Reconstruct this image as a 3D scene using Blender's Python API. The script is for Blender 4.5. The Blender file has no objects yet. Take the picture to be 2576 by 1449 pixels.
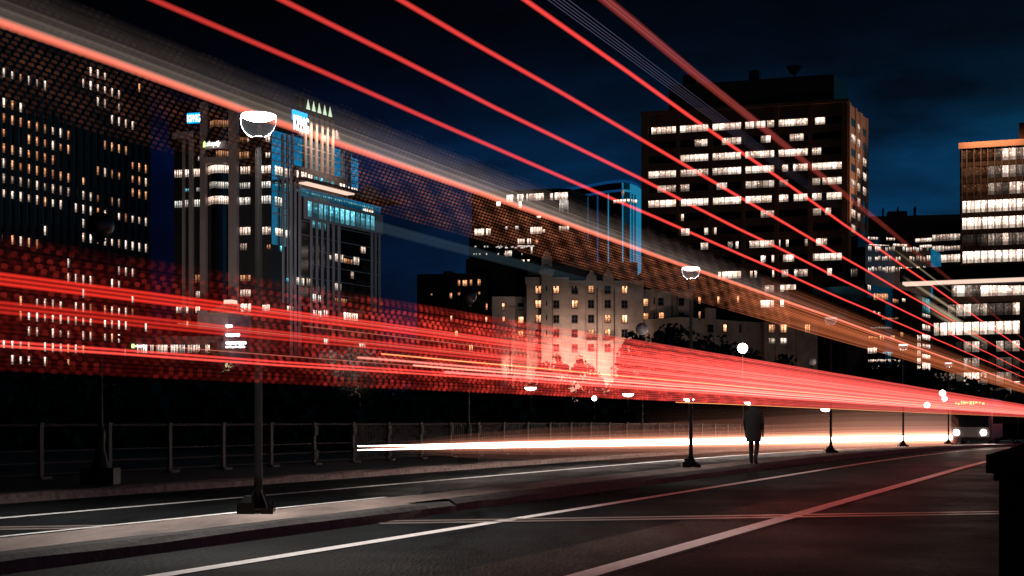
import bpy, bmesh, math, random
from mathutils import Vector, Matrix
random.seed(11)
sc = bpy.context.scene
COL = sc.collection
# ------------------------------------------------------------------ camera
F, CU, HV, CH = 3578.0, 1288.0, 1060.0, 1.2      # focal length, centre column, horizon row (2576 px wide frame), eye height
cam_d = bpy.data.cameras.new('camera'); cam = bpy.data.objects.new('camera', cam_d); COL.objects.link(cam)
cam.location = (0, 0, CH); cam.rotation_euler = (math.radians(90), 0, 0)
cam_d.sensor_width = 36; cam_d.lens = 36*F/2576.0
cam_d.shift_y = (HV-724.5)/2576.0; cam_d.clip_end = 4000; cam_d.clip_start = .05
sc.camera = cam
# ------------------------------------------------------------------ world: dusk sky, last light on the right
sc.view_settings.view_transform = 'Standard'; sc.view_settings.look = 'None'
sc.view_settings.exposure = 0; sc.view_settings.gamma = 1
cy = sc.cycles
cy.transparent_max_bounces = 96; cy.max_bounces = 5; cy.diffuse_bounces = 2; cy.glossy_bounces = 3
cy.caustics_reflective = False; cy.caustics_refractive = False; cy.sample_clamp_indirect = 2.0
W = bpy.data.worlds.new('World'); sc.world = W; W.use_nodes = True
wn, wl = W.node_tree.nodes, W.node_tree.links
wn.clear()
def N(nodes, t, **kw):
    n = nodes.new(t)
    for k, v in kw.items():
        if k.startswith('i_'): n.inputs[k[2:].replace('_', ' ')].default_value = v
        elif k.startswith('n_'): n.inputs[int(k[2:])].default_value = v
        else: setattr(n, k, v)
    return n
def ramp(nodes, pts, interp='LINEAR'):
    r = nodes.new('ShaderNodeValToRGB'); e = r.color_ramp.elements; r.color_ramp.interpolation = interp
    while len(e) < len(pts): e.new(.5)
    for el, (p, c) in zip(e, pts):
        el.position = p; el.color = c if len(c) == 4 else (*c, 1)
    return r
tc = N(wn, 'ShaderNodeTexCoord'); sep = N(wn, 'ShaderNodeSeparateXYZ'); wl.new(tc.outputs['Generated'], sep.inputs[0])
sky = N(wn, 'ShaderNodeTexSky', sky_type='NISHITA', sun_disc=False, sun_elevation=math.radians(-4.5), sun_rotation=math.radians(50))
mz = N(wn, 'ShaderNodeMapRange', n_1=0.0, n_2=0.4); wl.new(sep.outputs['Z'], mz.inputs[0])
rz = ramp(wn, [(0, (.26,)*3), (.18, (.42,)*3), (.33, (.85,)*3), (.45, (.9,)*3), (.52, (.38,)*3), (.61, (.12,)*3), (.72, (.035,)*3), (1, (.02,)*3)])
wl.new(mz.outputs[0], rz.inputs[0])
mx = N(wn, 'ShaderNodeMapRange', n_1=-0.4, n_2=0.9); wl.new(sep.outputs['X'], mx.inputs[0])
rx = ramp(wn, [(0, (.0, .0005, .004)), (.123, (.0002, .0018, .015)), (.234, (.0005, .0075, .033)), (.357, (.0007, .0175, .056)), (.517, (.0008, .027, .077)), (.615, (.002, .045, .1)), (.85, (.006, .3, .55))])
wl.new(mx.outputs[0], rx.inputs[0])
mp = N(wn, 'ShaderNodeMapping'); mp.inputs['Scale'].default_value = (3.2, 3.2, 11); wl.new(tc.outputs['Generated'], mp.inputs[0])
cn = N(wn, 'ShaderNodeTexNoise', i_Scale=2.2, i_Detail=6, i_Roughness=.55, i_Distortion=.3); wl.new(mp.outputs[0], cn.inputs[0])
cr = ramp(wn, [(.33, (.35,)*3), (.68, (1.55,)*3)]); wl.new(cn.outputs['Fac'], cr.inputs[0])
m1 = N(wn, 'ShaderNodeMixRGB', blend_type='MULTIPLY', n_0=1); wl.new(rx.outputs[0], m1.inputs[1]); wl.new(rz.outputs[0], m1.inputs[2])
m2 = N(wn, 'ShaderNodeMixRGB', blend_type='MULTIPLY', n_0=1); wl.new(m1.outputs[0], m2.inputs[1]); wl.new(cr.outputs[0], m2.inputs[2])
b1 = N(wn, 'ShaderNodeBackground', i_Strength=1.0); wl.new(m2.outputs[0], b1.inputs[0])
b2 = N(wn, 'ShaderNodeBackground', i_Strength=.02); wl.new(sky.outputs[0], b2.inputs[0])
ad = N(wn, 'ShaderNodeAddShader'); wl.new(b1.outputs[0], ad.inputs[0]); wl.new(b2.outputs[0], ad.inputs[1])
wo = N(wn, 'ShaderNodeOutputWorld'); wl.new(ad.outputs[0], wo.inputs[0])

# ------------------------------------------------------------------ helpers
def tag(o, label=None, cat=None, group=None, kind=None):
    if label: o['label'] = label
    if cat: o['category'] = cat
    if group: o['group'] = group
    if kind: o['kind'] = kind
    return o
def empty(name, loc, label, cat, group=None, rz=0):
    o = bpy.data.objects.new(name, None); COL.objects.link(o); o.location = loc; o.rotation_euler = (0, 0, rz)
    o.empty_display_size = .3
    return tag(o, label, cat, group)
class MB:
    def __init__(s): s.v = []; s.f = []; s.m = []; s.uv = {}; s.col = {}; s.rnd = {}
    def quad(s, pts, m=0, uv=None, rnd=None):
        i = len(s.v); s.v += [tuple(p) for p in pts]; s.f.append(tuple(range(i, i+len(pts)))); s.m.append(m)
        if uv: s.uv[len(s.f)-1] = uv
        if rnd is not None: s.rnd[len(s.f)-1] = rnd
    def hexa(s, c, m=0, uv=None, rnd=None):     # 8 corners: bottom 4 (ccw) then top 4
        i = len(s.v); s.v += [tuple(p) for p in c]
        for k, q in enumerate(((3,2,1,0), (4,5,6,7), (0,1,5,4), (1,2,6,5), (2,3,7,6), (3,0,4,7))):
            s.f.append(tuple(i+j for j in q)); s.m.append(m)
            if rnd is not None: s.rnd[len(s.f)-1] = rnd
            if uv and k == 2: s.uv[len(s.f)-1] = uv
    def box(s, x0, x1, y0, y1, z0, z1, m=0):
        s.hexa([(x0,y0,z0),(x1,y0,z0),(x1,y1,z0),(x0,y1,z0),(x0,y0,z1),(x1,y0,z1),(x1,y1,z1),(x0,y1,z1)], m)
    def prism(s, pts, z0, z1, m=0):
        n = len(pts); i = len(s.v)
        s.v += [(p[0], p[1], z0) for p in pts]+[(p[0], p[1], z1) for p in pts]
        s.f.append(tuple(i+n+k for k in range(n))); s.m.append(m)
        s.f.append(tuple(i+k for k in reversed(range(n)))); s.m.append(m)
        for k in range(n):
            j = (k+1) % n; s.f.append((i+k, i+j, i+n+j, i+n+k)); s.m.append(m)
    def lathe(s, prof, n=20, c=(0,0,0), m=0):
        i = len(s.v)
        for r, z in prof:
            for k in range(n):
                a = 2*math.pi*k/n; s.v.append((c[0]+r*math.cos(a), c[1]+r*math.sin(a), c[2]+z))
        for j in range(len(prof)-1):
            for k in range(n):
                q = (k+1) % n
                s.f.append((i+j*n+k, i+j*n+q, i+(j+1)*n+q, i+(j+1)*n+k)); s.m.append(m)
        if prof[0][0] > 1e-4: s.f.append(tuple(i+k for k in reversed(range(n)))); s.m.append(m)
        if prof[-1][0] > 1e-4: s.f.append(tuple(i+(len(prof)-1)*n+k for k in range(n))); s.m.append(m)
    def tube(s, pts, rad, n=6, m=0, cap=True, rv=None, cols=None):
        i = len(s.v); L = len(pts); pts = [Vector(p) for p in pts]
        for a, p in enumerate(pts):
            d = (pts[min(a+1, L-1)]-pts[max(a-1, 0)]).normalized()
            up = Vector((0,0,1)) if abs(d.z) < .95 else Vector((1,0,0))
            x = d.cross(up).normalized(); y = x.cross(d)
            r = rad[a] if isinstance(rad, (list, tuple)) else rad
            r2 = r if rv is None else (rv[a] if isinstance(rv, (list, tuple)) else rv)
            for k in range(n):
                t = 2*math.pi*k/n; s.v.append(tuple(p+x*(r*math.cos(t))+y*(r2*math.sin(t))))
                if cols: s.col[len(s.v)-1] = cols[a]
        for a in range(L-1):
            for k in range(n):
                q = (k+1) % n; s.f.append((i+a*n+k, i+a*n+q, i+(a+1)*n+q, i+(a+1)*n+k)); s.m.append(m)
        if cap:
            s.f.append(tuple(i+k for k in reversed(range(n)))); s.m.append(m)
            s.f.append(tuple(i+(L-1)*n+k for k in range(n))); s.m.append(m)
    def build(s, name, mats, parent=None, smooth=False, loc=None):
        me = bpy.data.meshes.new(name); me.from_pydata(s.v, [], s.f)
        mats = mats if isinstance(mats, (list, tuple)) else [mats]
        for x in mats: me.materials.append(x)
        if len(mats) > 1: me.polygons.foreach_set('material_index', s.m)
        if s.uv:
            ul = me.uv_layers.new(name='UVMap')
            for fi, uv in s.uv.items():
                for li, c in zip(me.polygons[fi].loop_indices, uv): ul.data[li].uv = c
        if s.rnd:
            at = me.attributes.new('rnd', 'FLOAT_COLOR', 'CORNER')
            for fi, c in s.rnd.items():
                for li in me.polygons[fi].loop_indices: at.data[li].color = c
        if s.col:
            at = me.attributes.new('glow', 'FLOAT_COLOR', 'POINT')
            buf = [0.0]*(4*len(s.v))
            for vi, c in s.col.items(): buf[4*vi:4*vi+4] = [c[0], c[1], c[2], 1]
            at.data.foreach_set('color', buf)
        if smooth: me.polygons.foreach_set('use_smooth', [True]*len(me.polygons))
        me.update()
        o = bpy.data.objects.new(name, me); COL.objects.link(o)
        if parent is not None:
            o.parent = parent
        if loc: o.location = loc
        return o
# ------------------------------------------------------------------ materials
def mat(name, col, rough=.7, var=.25, scale=3.0, bump=.0, bscale=40, metal=0, stretch=(1,1,1), rot=0, spec=.5, coord='Object'):
    m = bpy.data.materials.new(name); m.use_nodes = True; n, l = m.node_tree.nodes, m.node_tree.links
    b = n['Principled BSDF']; b.inputs['Roughness'].default_value = rough; b.inputs['Metallic'].default_value = metal
    b.inputs['Specular IOR Level'].default_value = spec
    t = N(n, 'ShaderNodeTexCoord'); mp = N(n, 'ShaderNodeMapping'); mp.inputs['Scale'].default_value = stretch; mp.inputs['Rotation'].default_value = (0, 0, rot)
    l.new(t.outputs[coord], mp.inputs[0])
    no = N(n, 'ShaderNodeTexNoise', i_Scale=scale, i_Detail=6, i_Roughness=.6); l.new(mp.outputs[0], no.inputs[0])
    r = ramp(n, [(.25, tuple(c*(1-var) for c in col)), (.75, tuple(min(1, c*(1+var)) for c in col))]); l.new(no.outputs['Fac'], r.inputs[0])
    l.new(r.outputs[0], b.inputs['Base Color'])
    if bump:
        n2 = N(n, 'ShaderNodeTexNoise', i_Scale=bscale, i_Detail=4); l.new(mp.outputs[0], n2.inputs[0])
        bp = N(n, 'ShaderNodeBump', i_Strength=bump, i_Distance=.02); l.new(n2.outputs['Fac'], bp.inputs['Height']); l.new(bp.outputs[0], b.inputs['Normal'])
    return m
def emat(name, col, st, sample=True):
    m = bpy.data.materials.new(name); m.use_nodes = True; n, l = m.node_tree.nodes, m.node_tree.links
    n.clear(); e = N(n, 'ShaderNodeEmission', i_Strength=st); e.inputs[0].default_value = (*col, 1)
    o = N(n, 'ShaderNodeOutputMaterial'); l.new(e.outputs[0], o.inputs[0])
    if not sample: m.cycles.emission_sampling = 'NONE'
    return m
def litmat(name, c1, c2, st):
    """A lit room behind a pane: blinds, ceiling lamps and furniture vary by pane (uv.x counts panes); rnd.r random, rnd.g brightness."""
    m = bpy.data.materials.new(name); m.use_nodes = True; n, l = m.node_tree.nodes, m.node_tree.links
    n.clear(); m.cycles.emission_sampling = 'NONE'
    uv = N(n, 'ShaderNodeUVMap'); at = N(n, 'ShaderNodeAttribute', attribute_name='rnd')
    sx = N(n, 'ShaderNodeSeparateXYZ'); l.new(uv.outputs[0], sx.inputs[0])
    sr = N(n, 'ShaderNodeSeparateColor'); l.new(at.outputs['Color'], sr.inputs[0])
    def M(op, a, b=None, c=None):
        q = N(n, 'ShaderNodeMath', operation=op)
        for i, x in enumerate((a, b, c)):
            if x is None: continue
            if isinstance(x, (int, float)): q.inputs[i].default_value = x
            else: l.new(x, q.inputs[i])
        return q.outputs[0]
    off = M('MULTIPLY', sr.outputs[0], 53.0)
    cell = M('FLOOR', M('ADD', sx.outputs[0], off))
    wnz = N(n, 'ShaderNodeTexWhiteNoise', noise_dimensions='1D'); l.new(cell, wnz.inputs['W'])
    pane = M('MULTIPLY_ADD', wnz.outputs['Value'], .75, .3)
    cv = N(n, 'ShaderNodeCombineXYZ'); l.new(M('MULTIPLY', M('ADD', sx.outputs[0], off), 3.0), cv.inputs[0]); l.new(M('MULTIPLY', sx.outputs[1], 1.2), cv.inputs[1]); l.new(off, cv.inputs[2])
    n1 = N(n, 'ShaderNodeTexNoise', i_Scale=1.0, i_Detail=3); l.new(cv.outputs[0], n1.inputs[0])
    strip = M('MULTIPLY_ADD', n1.outputs['Fac'], 1.0, .5)
    cv2 = N(n, 'ShaderNodeCombineXYZ'); l.new(M('MULTIPLY', M('ADD', sx.outputs[0], off), 2.2), cv2.inputs[0]); l.new(M('MULTIPLY', sx.outputs[1], 3.2), cv2.inputs[1]); l.new(off, cv2.inputs[2])
    n2 = N(n, 'ShaderNodeTexNoise', i_Scale=1.3, i_Detail=2); l.new(cv2.outputs[0], n2.inputs[0])
    lamp = M('MULTIPLY', M('GREATER_THAN', n2.outputs['Fac'], .58), M('MULTIPLY', M('GREATER_THAN', sx.outputs[1], .55), 1.6))
    low = M('SUBTRACT', 1.0, M('MULTIPLY', M('LESS_THAN', sx.outputs[1], M('MULTIPLY', n2.outputs['Fac'], .62)), .65))
    tot = M('MULTIPLY', M('ADD', M('MULTIPLY', M('MULTIPLY', pane, strip), low), lamp), sr.outputs[1])
    mc = N(n, 'ShaderNodeMixRGB'); mc.inputs[1].default_value = (*c1, 1); mc.inputs[2].default_value = (*c2, 1); l.new(wnz.outputs['Value'], mc.inputs[0])
    e = N(n, 'ShaderNodeEmission'); l.new(mc.outputs[0], e.inputs[0]); l.new(M('MULTIPLY', tot, st), e.inputs[1])
    g = N(n, 'ShaderNodeBsdfGlossy'); g.inputs['Color'].default_value = (.04, .04, .04, 1); g.inputs['Roughness'].default_value = .05
    ad = N(n, 'ShaderNodeAddShader'); l.new(e.outputs[0], ad.inputs[0]); l.new(g.outputs[0], ad.inputs[1])
    o = N(n, 'ShaderNodeOutputMaterial'); l.new(ad.outputs[0], o.inputs[0])
    return m
def glowmat(name):
    m = bpy.data.materials.new(name); m.use_nodes = True; n, l = m.node_tree.nodes, m.node_tree.links
    n.clear(); m.cycles.emission_sampling = 'NONE'
    at = N(n, 'ShaderNodeAttribute', attribute_name='glow'); e = N(n, 'ShaderNodeEmission', i_Strength=1); l.new(at.outputs['Color'], e.inputs[0])
    t = N(n, 'ShaderNodeBsdfTransparent'); a = N(n, 'ShaderNodeAddShader'); l.new(e.outputs[0], a.inputs[0]); l.new(t.outputs[0], a.inputs[1])
    o = N(n, 'ShaderNodeOutputMaterial'); l.new(a.outputs[0], o.inputs[0])
    return m
TH = math.atan(.431); SN, CS = math.sin(TH), math.cos(TH)
MT = {}
def asphalt(name, col):
    m = mat(name, col, .5, .85, 1.0, .9, 30, stretch=(1, .16, 1), rot=TH, spec=.06); n, l = m.node_tree.nodes, m.node_tree.links; b = n['Principled BSDF']
    src = b.inputs['Base Color'].links[0].from_socket; t = n.new('ShaderNodeTexCoord')
    g = N(n, 'ShaderNodeTexNoise', i_Scale=24, i_Detail=4, i_Roughness=.75); l.new(t.outputs['Object'], g.inputs[0]); gr = ramp(n, [(.34, (.25,)*3), (.58, (1.2,)*3), (.7, (4.5,)*3)]); l.new(g.outputs['Fac'], gr.inputs[0])
    w = N(n, 'ShaderNodeTexNoise', i_Scale=1.5, i_Detail=4); l.new(t.outputs['Object'], w.inputs[0])
    ad_ = N(n, 'ShaderNodeVectorMath', operation='ADD'); l.new(t.outputs['Object'], ad_.inputs[0]); l.new(w.outputs['Color'], ad_.inputs[1])
    v = N(n, 'ShaderNodeTexVoronoi', feature='DISTANCE_TO_EDGE', i_Scale=.16); l.new(ad_.outputs[0], v.inputs['Vector']); vr = ramp(n, [(0, (.25,)*3), (.006, (.3,)*3), (.012, (1,)*3)]); l.new(v.outputs['Distance'], vr.inputs[0])
    m1_ = N(n, 'ShaderNodeMixRGB', blend_type='MULTIPLY', n_0=1); l.new(src, m1_.inputs[1]); l.new(gr.outputs[0], m1_.inputs[2]); m2_ = N(n, 'ShaderNodeMixRGB', blend_type='MULTIPLY', n_0=1); l.new(m1_.outputs[0], m2_.inputs[1]); l.new(vr.outputs[0], m2_.inputs[2]); l.new(m2_.outputs[0], b.inputs['Base Color'])
    q = N(n, 'ShaderNodeTexNoise', i_Scale=.5, i_Detail=5); l.new(t.outputs['Object'], q.inputs[0]); qr = N(n, 'ShaderNodeMapRange', n_1=.3, n_2=.7, n_3=.6, n_4=.85); l.new(q.outputs['Fac'], qr.inputs[0]); l.new(qr.outputs[0], b.inputs['Roughness'])
    return m
MT['asphalt'] = asphalt('asphalt', (.0115, .0135, .0145))
MT['patch'] = asphalt('asphalt_patch', (.04, .037, .034))
MT['concrete'] = mat('worn_concrete', (.22, .175, .155), .75, .7, 1.6, .4, 25, stretch=(1, .3, 1), rot=TH)
MT['granite'] = mat('rough_granite', (.2, .15, .135), .85, .6, 9, .9, 22)
MT['paint'] = mat('road_paint', (.8, .81, .8), .6, .22, 9, .2, 60)
MT['steel'] = mat('joint_steel', (.4, .34, .31), .4, .3, 4, 0, metal=.6, stretch=(.3, 4, 1))
MT['walk'] = mat('dark_pavement', (.028, .03, .035), .7, .3, 2, .3, 30)
MT['earth'] = mat('earth', (.02, .02, .018), .95, .4, .05)
MT['pole'] = mat('black_paint', (.006, .0057, .0055), .5, .2, 5, spec=.2); MT['kerb_shade'] = mat('shaded_kerb_stone', (.045, .045, .045), .9, .5, 6, .8, 18)  # kerb colour darkened to stand in for shade on the near face
MT['rail'] = mat('galvanised_rail', (.05, .038, .034), .6, .2, 6, metal=.3, spec=.3)
MT['wire'] = mat('fence_wire', (.14, .12, .11), .5, .2, 6)
MT['conc_d'] = mat('dark_concrete', (.05, .045, .042), .8, .3, .25)
MT['stone'] = mat('limestone', (.27, .235, .205), .85, .42, .35, .5, 3)
MT['roofd'] = mat('dark_roof', (.025, .025, .028), .7, .3, .6)
MT['granitep'] = mat('granite_pilaster', (.24, .2, .19), .7, .18, .3)
MT['granitec'] = mat('granite_cool', (.27, .27, .29), .7, .15, .3)
MT['brown'] = mat('brown_precast', (.12, .066, .048), .85, .25, .3, .3, 2)
MT['tan'] = mat('tan_precast', (.4, .27, .2), .8, .15, .3)
MT['void'] = mat('unlit_black', (.003, .003, .003), .8, .2, .5, spec=.1)  # near-zero albedo blacks blocks out as unlit silhouettes
MT['black'] = mat('black_cladding', (.012, .012, .013), .5, .2, .5)
MT['brick'] = mat('brick_cladding', (.13, .08, .06), .85, .35, 1.2)
MT['gdark'] = mat('dark_glass', (.006, .007, .009), .06, .2, .4, spec=.5)
MT['gblue'] = mat('blue_glass', (.22, .62, .72), .1, .4, .22, metal=1)
MT['frame'] = mat('window_frame', (.03, .028, .027), .5, .2, 2)
MT['leaf'] = mat('leaf', (.035, .045, .025), .7, .5, .8)
MT['bark'] = mat('bark', (.05, .04, .032), .9, .3, 3)
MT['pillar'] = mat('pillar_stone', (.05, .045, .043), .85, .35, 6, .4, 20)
MT['coat'] = mat('dark_coat', (.007, .007, .008), .85, .3, 12)
MT['skin'] = mat('skin', (.35, .2, .15), .55, .1, 20)
MT['hair'] = mat('dark_hair', (.015, .012, .01), .6, .3, 40)
MT['cap'] = mat('lamp_cap', (.008, .008, .009), .4, .2, 6)
MT['rim_glint'] = mat('pale_rim_glint', (.75, .76, .78), .4, .08, 8)
MT['opal'] = mat('opal_globe', (.55, .57, .62), .25, .08, 4)
MT['tyre'] = mat('tyre', (.015, .015, .015), .8, .2, 8)
MT['busw'] = mat('bus_paint', (.06, .056, .055), .35, .15, 1)
MT['carp'] = mat('car_paint', (.1, .1, .11), .25, .1, 2)
L = {}
L['warm'] = litmat('lit_warm', (1, .36, .15), (1, .5, .26), 1.5)
L['white'] = litmat('lit_white', (1, .66, .5), (1, .84, .7), 1.9)
L['cool'] = litmat('lit_cool', (.8, .85, .8), (1, .8, .66), 1.5)
L['teal'] = litmat('lit_teal', (.06, .38, .5), (.2, .7, .85), 1.3)
E = {}
E['lamp'] = emat('lamp_light', (1, .97, .94), 30)
E['lampf'] = emat('lamp_light_far', (1, .82, .66), 14, False)
E['white'] = emat('sign_white', (1, 1, 1), 3.2, False)
E['blue'] = emat('sign_blue', (.0, .38, 1), 1.6, False)
E['green'] = emat('sign_green', (.62, 1, .28), 2, False)
E['amber'] = emat('sign_amber', (1, .36, .1), 2.5, False)
E['spike'] = emat('lit_spike_glass', (.75, .95, .68), .9, False)
E['head'] = emat('headlight', (1, .93, .85), 60, False)
E['fin_blue'] = emat('blue_fin_glow', (.03, .5, .9), .36, False); E['fin_dim'] = emat('dim_blue_fin_glow', (.02, .3, 1), .13, False)  # blue light on the fins is put into their own emission
E['cornice'] = emat('lit_cornice', (1, .25, .08), .5, False)
E['soffit'] = emat('lit_soffit', (1, .7, .55), 1.0, False)
GLOW = glowmat('light_streak')
# ------------------------------------------------------------------ road frame: s along the street, p to the right of the camera line
def bend(s): return .0008*max(0, s-35)**2 if s < 150 else .0008*115**2+.184*(s-150)
def dip(s): return -.00012*max(0, s-40)**2 if s < 110 else -.588-.002*(s-110)
def R(s, p, z=0):
    q = p+bend(s); return Vector((SN*s+CS*q, CS*s-SN*q, z+dip(s)))
def srange(a, b):
    out = []; s = a
    while s < b:
        out.append(s); s += .8 if s < 60 else (3 if s < 150 else 12)
    return out+[b]
def strip(name, prof, s0, s1, m, jit=0, kind='structure', label=None):
    """A profile of (p, z) points swept along the street, with the edge points roughened by jit."""
    mb = MB(); S = srange(s0, s1); k = len(prof)
    for s in S:
        for (p, z) in prof:
            j = jit if z > .02 else 0
            mb.v.append(tuple(R(s, p+random.uniform(-j, j), z+random.uniform(-j, j)*.6)))
    for a in range(len(S)-1):
        for b in range(k-1):
            mb.f.append((a*k+b, a*k+b+1, (a+1)*k+b+1, (a+1)*k+b)); mb.m.append(0)
    o = mb.build(name, m); o['kind'] = kind
    return o
gm = MB(); gm.quad([(-2500, -600, -2.5), (2500, -600, -2.5), (2500, 3500, -2.5), (-2500, 3500, -2.5)])
gm.build('ground', MT['earth'])['kind'] = 'structure'
strip('road', [(-15.05, 0), (-12.75, 0), (-9.5, 0), (-6.9, 0), (-3.8, 0), (-.6, 0)], -15, 330, MT['asphalt'])
strip('median', [(-8.3, .151), (-8.5, .153), (-8.8, .15), (-9.3, .15), (-9.42, .14), (-9.46, -.02)], -15, 16.1, MT['concrete'], .01)
strip('median_kerb', [(-8.06, -.02), (-8.08, .1), (-8.14, .145), (-8.3, .151)], -15, 16.1, MT['kerb_shade'], .016)
strip('median', [(-8.45, .153), (-8.6, .153), (-8.8, .15), (-9.3, .15), (-9.42, .14), (-9.46, -.02)], 16.16, 330, MT['concrete'], .01)
strip('median_kerb', [(-8.2, -.02), (-8.21, .1), (-8.3, .15), (-8.45, .153)], 17.15, 330, MT['kerb_shade'], .018)
strip('median_kerb', [(-8.16, -.02), (-8.17, .085), (-8.3, .125), (-8.46, .13)], 16.16, 17.1, MT['kerb_shade'], .02)
strip('far_kerb', [(-15.0, -.02), (-15.03, .11), (-15.12, .135), (-15.3, .135)], -15, 330, MT['granite'], .03)
strip('far_sidewalk', [(-15.3, .132), (-17, .13), (-19.2, .13), (-19.25, -1.2)], -15, 330, MT['walk'], .004)
strip('near_sidewalk', [(4, .13), (-.7, .13), (-.74, -.02)], -8, 330, MT['walk'], .004)
strip('road_patch', [(-4.9, .004), (-3.7, .004)], 3, 21, MT['patch'])
strip('lane_marking', [(-3.97, .008), (-3.75, .008)], 2, 300, MT['paint'])
strip('lane_marking', [(-6.95, .008), (-6.77, .008)], 2, 300, MT['paint'])
strip('lane_marking', [(-12.83, .008), (-12.67, .008)], 2, 300, MT['paint'])
strip('edge_marking', [(-9.4, .158), (-9.31, .158)], 2, 17.3, MT['paint'])
strip('edge_marking', [(-9.72, .008), (-9.62, .008)], 24, 160, MT['paint'])
for (ya, yb) in ((18.05, 15.7), (18.45, 16.05)):
    jm = MB(); d = Vector((12.1, ya-yb+.35, 0)).normalized(); nn = Vector((-d.y, d.x, 0))
    for (x0, x1) in ((-9.6, -4.6), (-1.55, 6.9)):
        a = Vector((x0, yb+(x0+5.7)*d.y/d.x, .009)); b = Vector((x1, yb+(x1+5.7)*d.y/d.x, .009))
        jm.quad([a-nn*.1, b-nn*.1, b+nn*.1, a+nn*.1])
    jm.build('expansion_joint', MT['steel'])['kind'] = 'structure'
# ------------------------------------------------------------------ street lamps on the median
def ray(u, v, Y): return Vector(((u-CU)/F*Y, Y, CH+(HV-v)/F*Y))
bowl = bpy.data.materials.new('glass_bowl'); bowl.use_nodes = True
n, l = bowl.node_tree.nodes, bowl.node_tree.links; n.clear()
tr = N(n, 'ShaderNodeBsdfTransparent'); ve = N(n, 'ShaderNodeEmission', i_Strength=2.6); ve.inputs[0].default_value = (.92, .97, 1, 1)  # volume emission stands in for lens light caught in the glass
om = N(n, 'ShaderNodeOutputMaterial'); l.new(tr.outputs[0], om.inputs[0]); l.new(ve.outputs[0], om.inputs[1])
LAMP_H = 4.55
def median_lamp(loc, label, strength, power):
    t = empty('street_lamp', loc, label, 'street lamp', 'street lamps along the median')
    b = MB(); b.box(-.17, .17, -.15, .15, .012, .05); b.box(-.21, -.02, -.19, -.17, 0, .13); b.box(.06, .2, -.19, -.175, 0, .07); b.box(-.21, -.19, -.165, .17, 0, .11); b.hexa([(-.19, -.16, .07), (-.05, -.16, .07), (-.05, .1, .07), (-.19, .1, .07), (-.15, -.12, .2), (-.06, -.12, .2), (-.06, .06, .2), (-.15, .06, .2)]); b.build('base_plate', MT['pole'], t)
    for k in range(4):
        a = math.pi/4+k*math.pi/2; c, s_ = math.cos(a), math.sin(a); g = MB(); w = .008
        q = [(.05, .05), (.19, .05), (.05, .27)]
        A = [(c*r-s_*w, s_*r+c*w, z) for r, z in q]; B = [(c*r+s_*w, s_*r-c*w, z) for r, z in q]
        g.v = A+B; g.f = [(0,1,2), (5,4,3), (0,3,4,1), (1,4,5,2), (2,5,3,0)]; g.m = [0]*5
        g.build('gusset', MT['pole'], t)
        bo = MB(); x, y = .145*(1 if k in (0, 3) else -1), .12*(1 if k < 2 else -1)
        bo.lathe([(.022, .05), (.022, .075), (.012, .075), (.012, .12), (0, .12)], 6, (x, y, 0)); bo.build('anchor_bolt', MT['pole'], t)
    p = MB(); p.lathe([(.052, .05), (.05, .4), (.045, .42), (.037, LAMP_H-.29), (.036, LAMP_H-.25)], 14); p.build('pole', MT['pole'], t, True)
    Rr = .205
    co = MB(); co.lathe([(.055, LAMP_H-.285), (.068, LAMP_H-.265), (.07, LAMP_H-.245), (.045, LAMP_H-.235)], 16); co.build('collar', MT['pole'], t, True)
    bw = MB(); pr = []
    for k in range(11):
        a = math.radians(-72+k*7.2); pr.append((Rr*math.cos(a), LAMP_H-.055+Rr*math.sin(a)))
    pr.append((Rr, LAMP_H+.0)); r2 = Rr-.008; pr.append((r2, LAMP_H+.0))
    for k in range(11):
        a = math.radians(-k*7.2); pr.append((r2*math.cos(a), LAMP_H-.055+r2*math.sin(a)))
    pr.append(pr[0]); bw.lathe(pr, 32); bw.f = [f for f in bw.f if len(f) == 4]
    bw.m = [0]*len(bw.f); bw.build('glass_bowl', bowl, t, True)
    for sd in (-1, 1):
        ar = MB(); pts = [(sd*Rr*1.0, 0, LAMP_H+.01), (sd*Rr*1.0, 0, LAMP_H-.055)]+[(sd*Rr*math.cos(math.radians(a)), 0, LAMP_H-.055-Rr*math.sin(math.radians(a))) for a in (12, 24, 36, 48, 60, 71)]
        ar.tube(pts, .0065, 6); ar.build('rim_glint_arm', MT['rim_glint'], t, True)  # pale arms added in place of the bright refracted rim of the bowl
    ca = MB(); pr = [(Rr*.99, LAMP_H+.012), (Rr*1.02, LAMP_H+.02), (Rr*1.02, LAMP_H+.05)]
    for k in range(9):
        a = math.radians(14+k*9.4); pr.append((Rr*math.cos(a)*1.0, LAMP_H+Rr*1.12*math.sin(a)))
    pr.append((0, LAMP_H+Rr*1.13)); ca.lathe(pr, 28); ca.build('cap', MT['cap'], t, True)
    e = emat('lamp_lens', (1, .97, .93), strength, True)
    di = MB(); di.lathe([(.0, -.05), (.12, -.046), (.18, -.02), (.19, .008), (.0, .009)], 28, (0, 0, LAMP_H)); di.build('lamp_lens', e, t, True)
    ld = bpy.data.lights.new('lamp_light', 'SPOT'); ld.energy = power; ld.color = (1, .91, .84); ld.shadow_soft_size = .15; ld.spot_size = math.radians(122); ld.spot_blend = .7
    lo = bpy.data.objects.new('lamp_light', ld); COL.objects.link(lo); lo.parent = t; lo.location = (0, 0, LAMP_H-.05)
    return t
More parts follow.
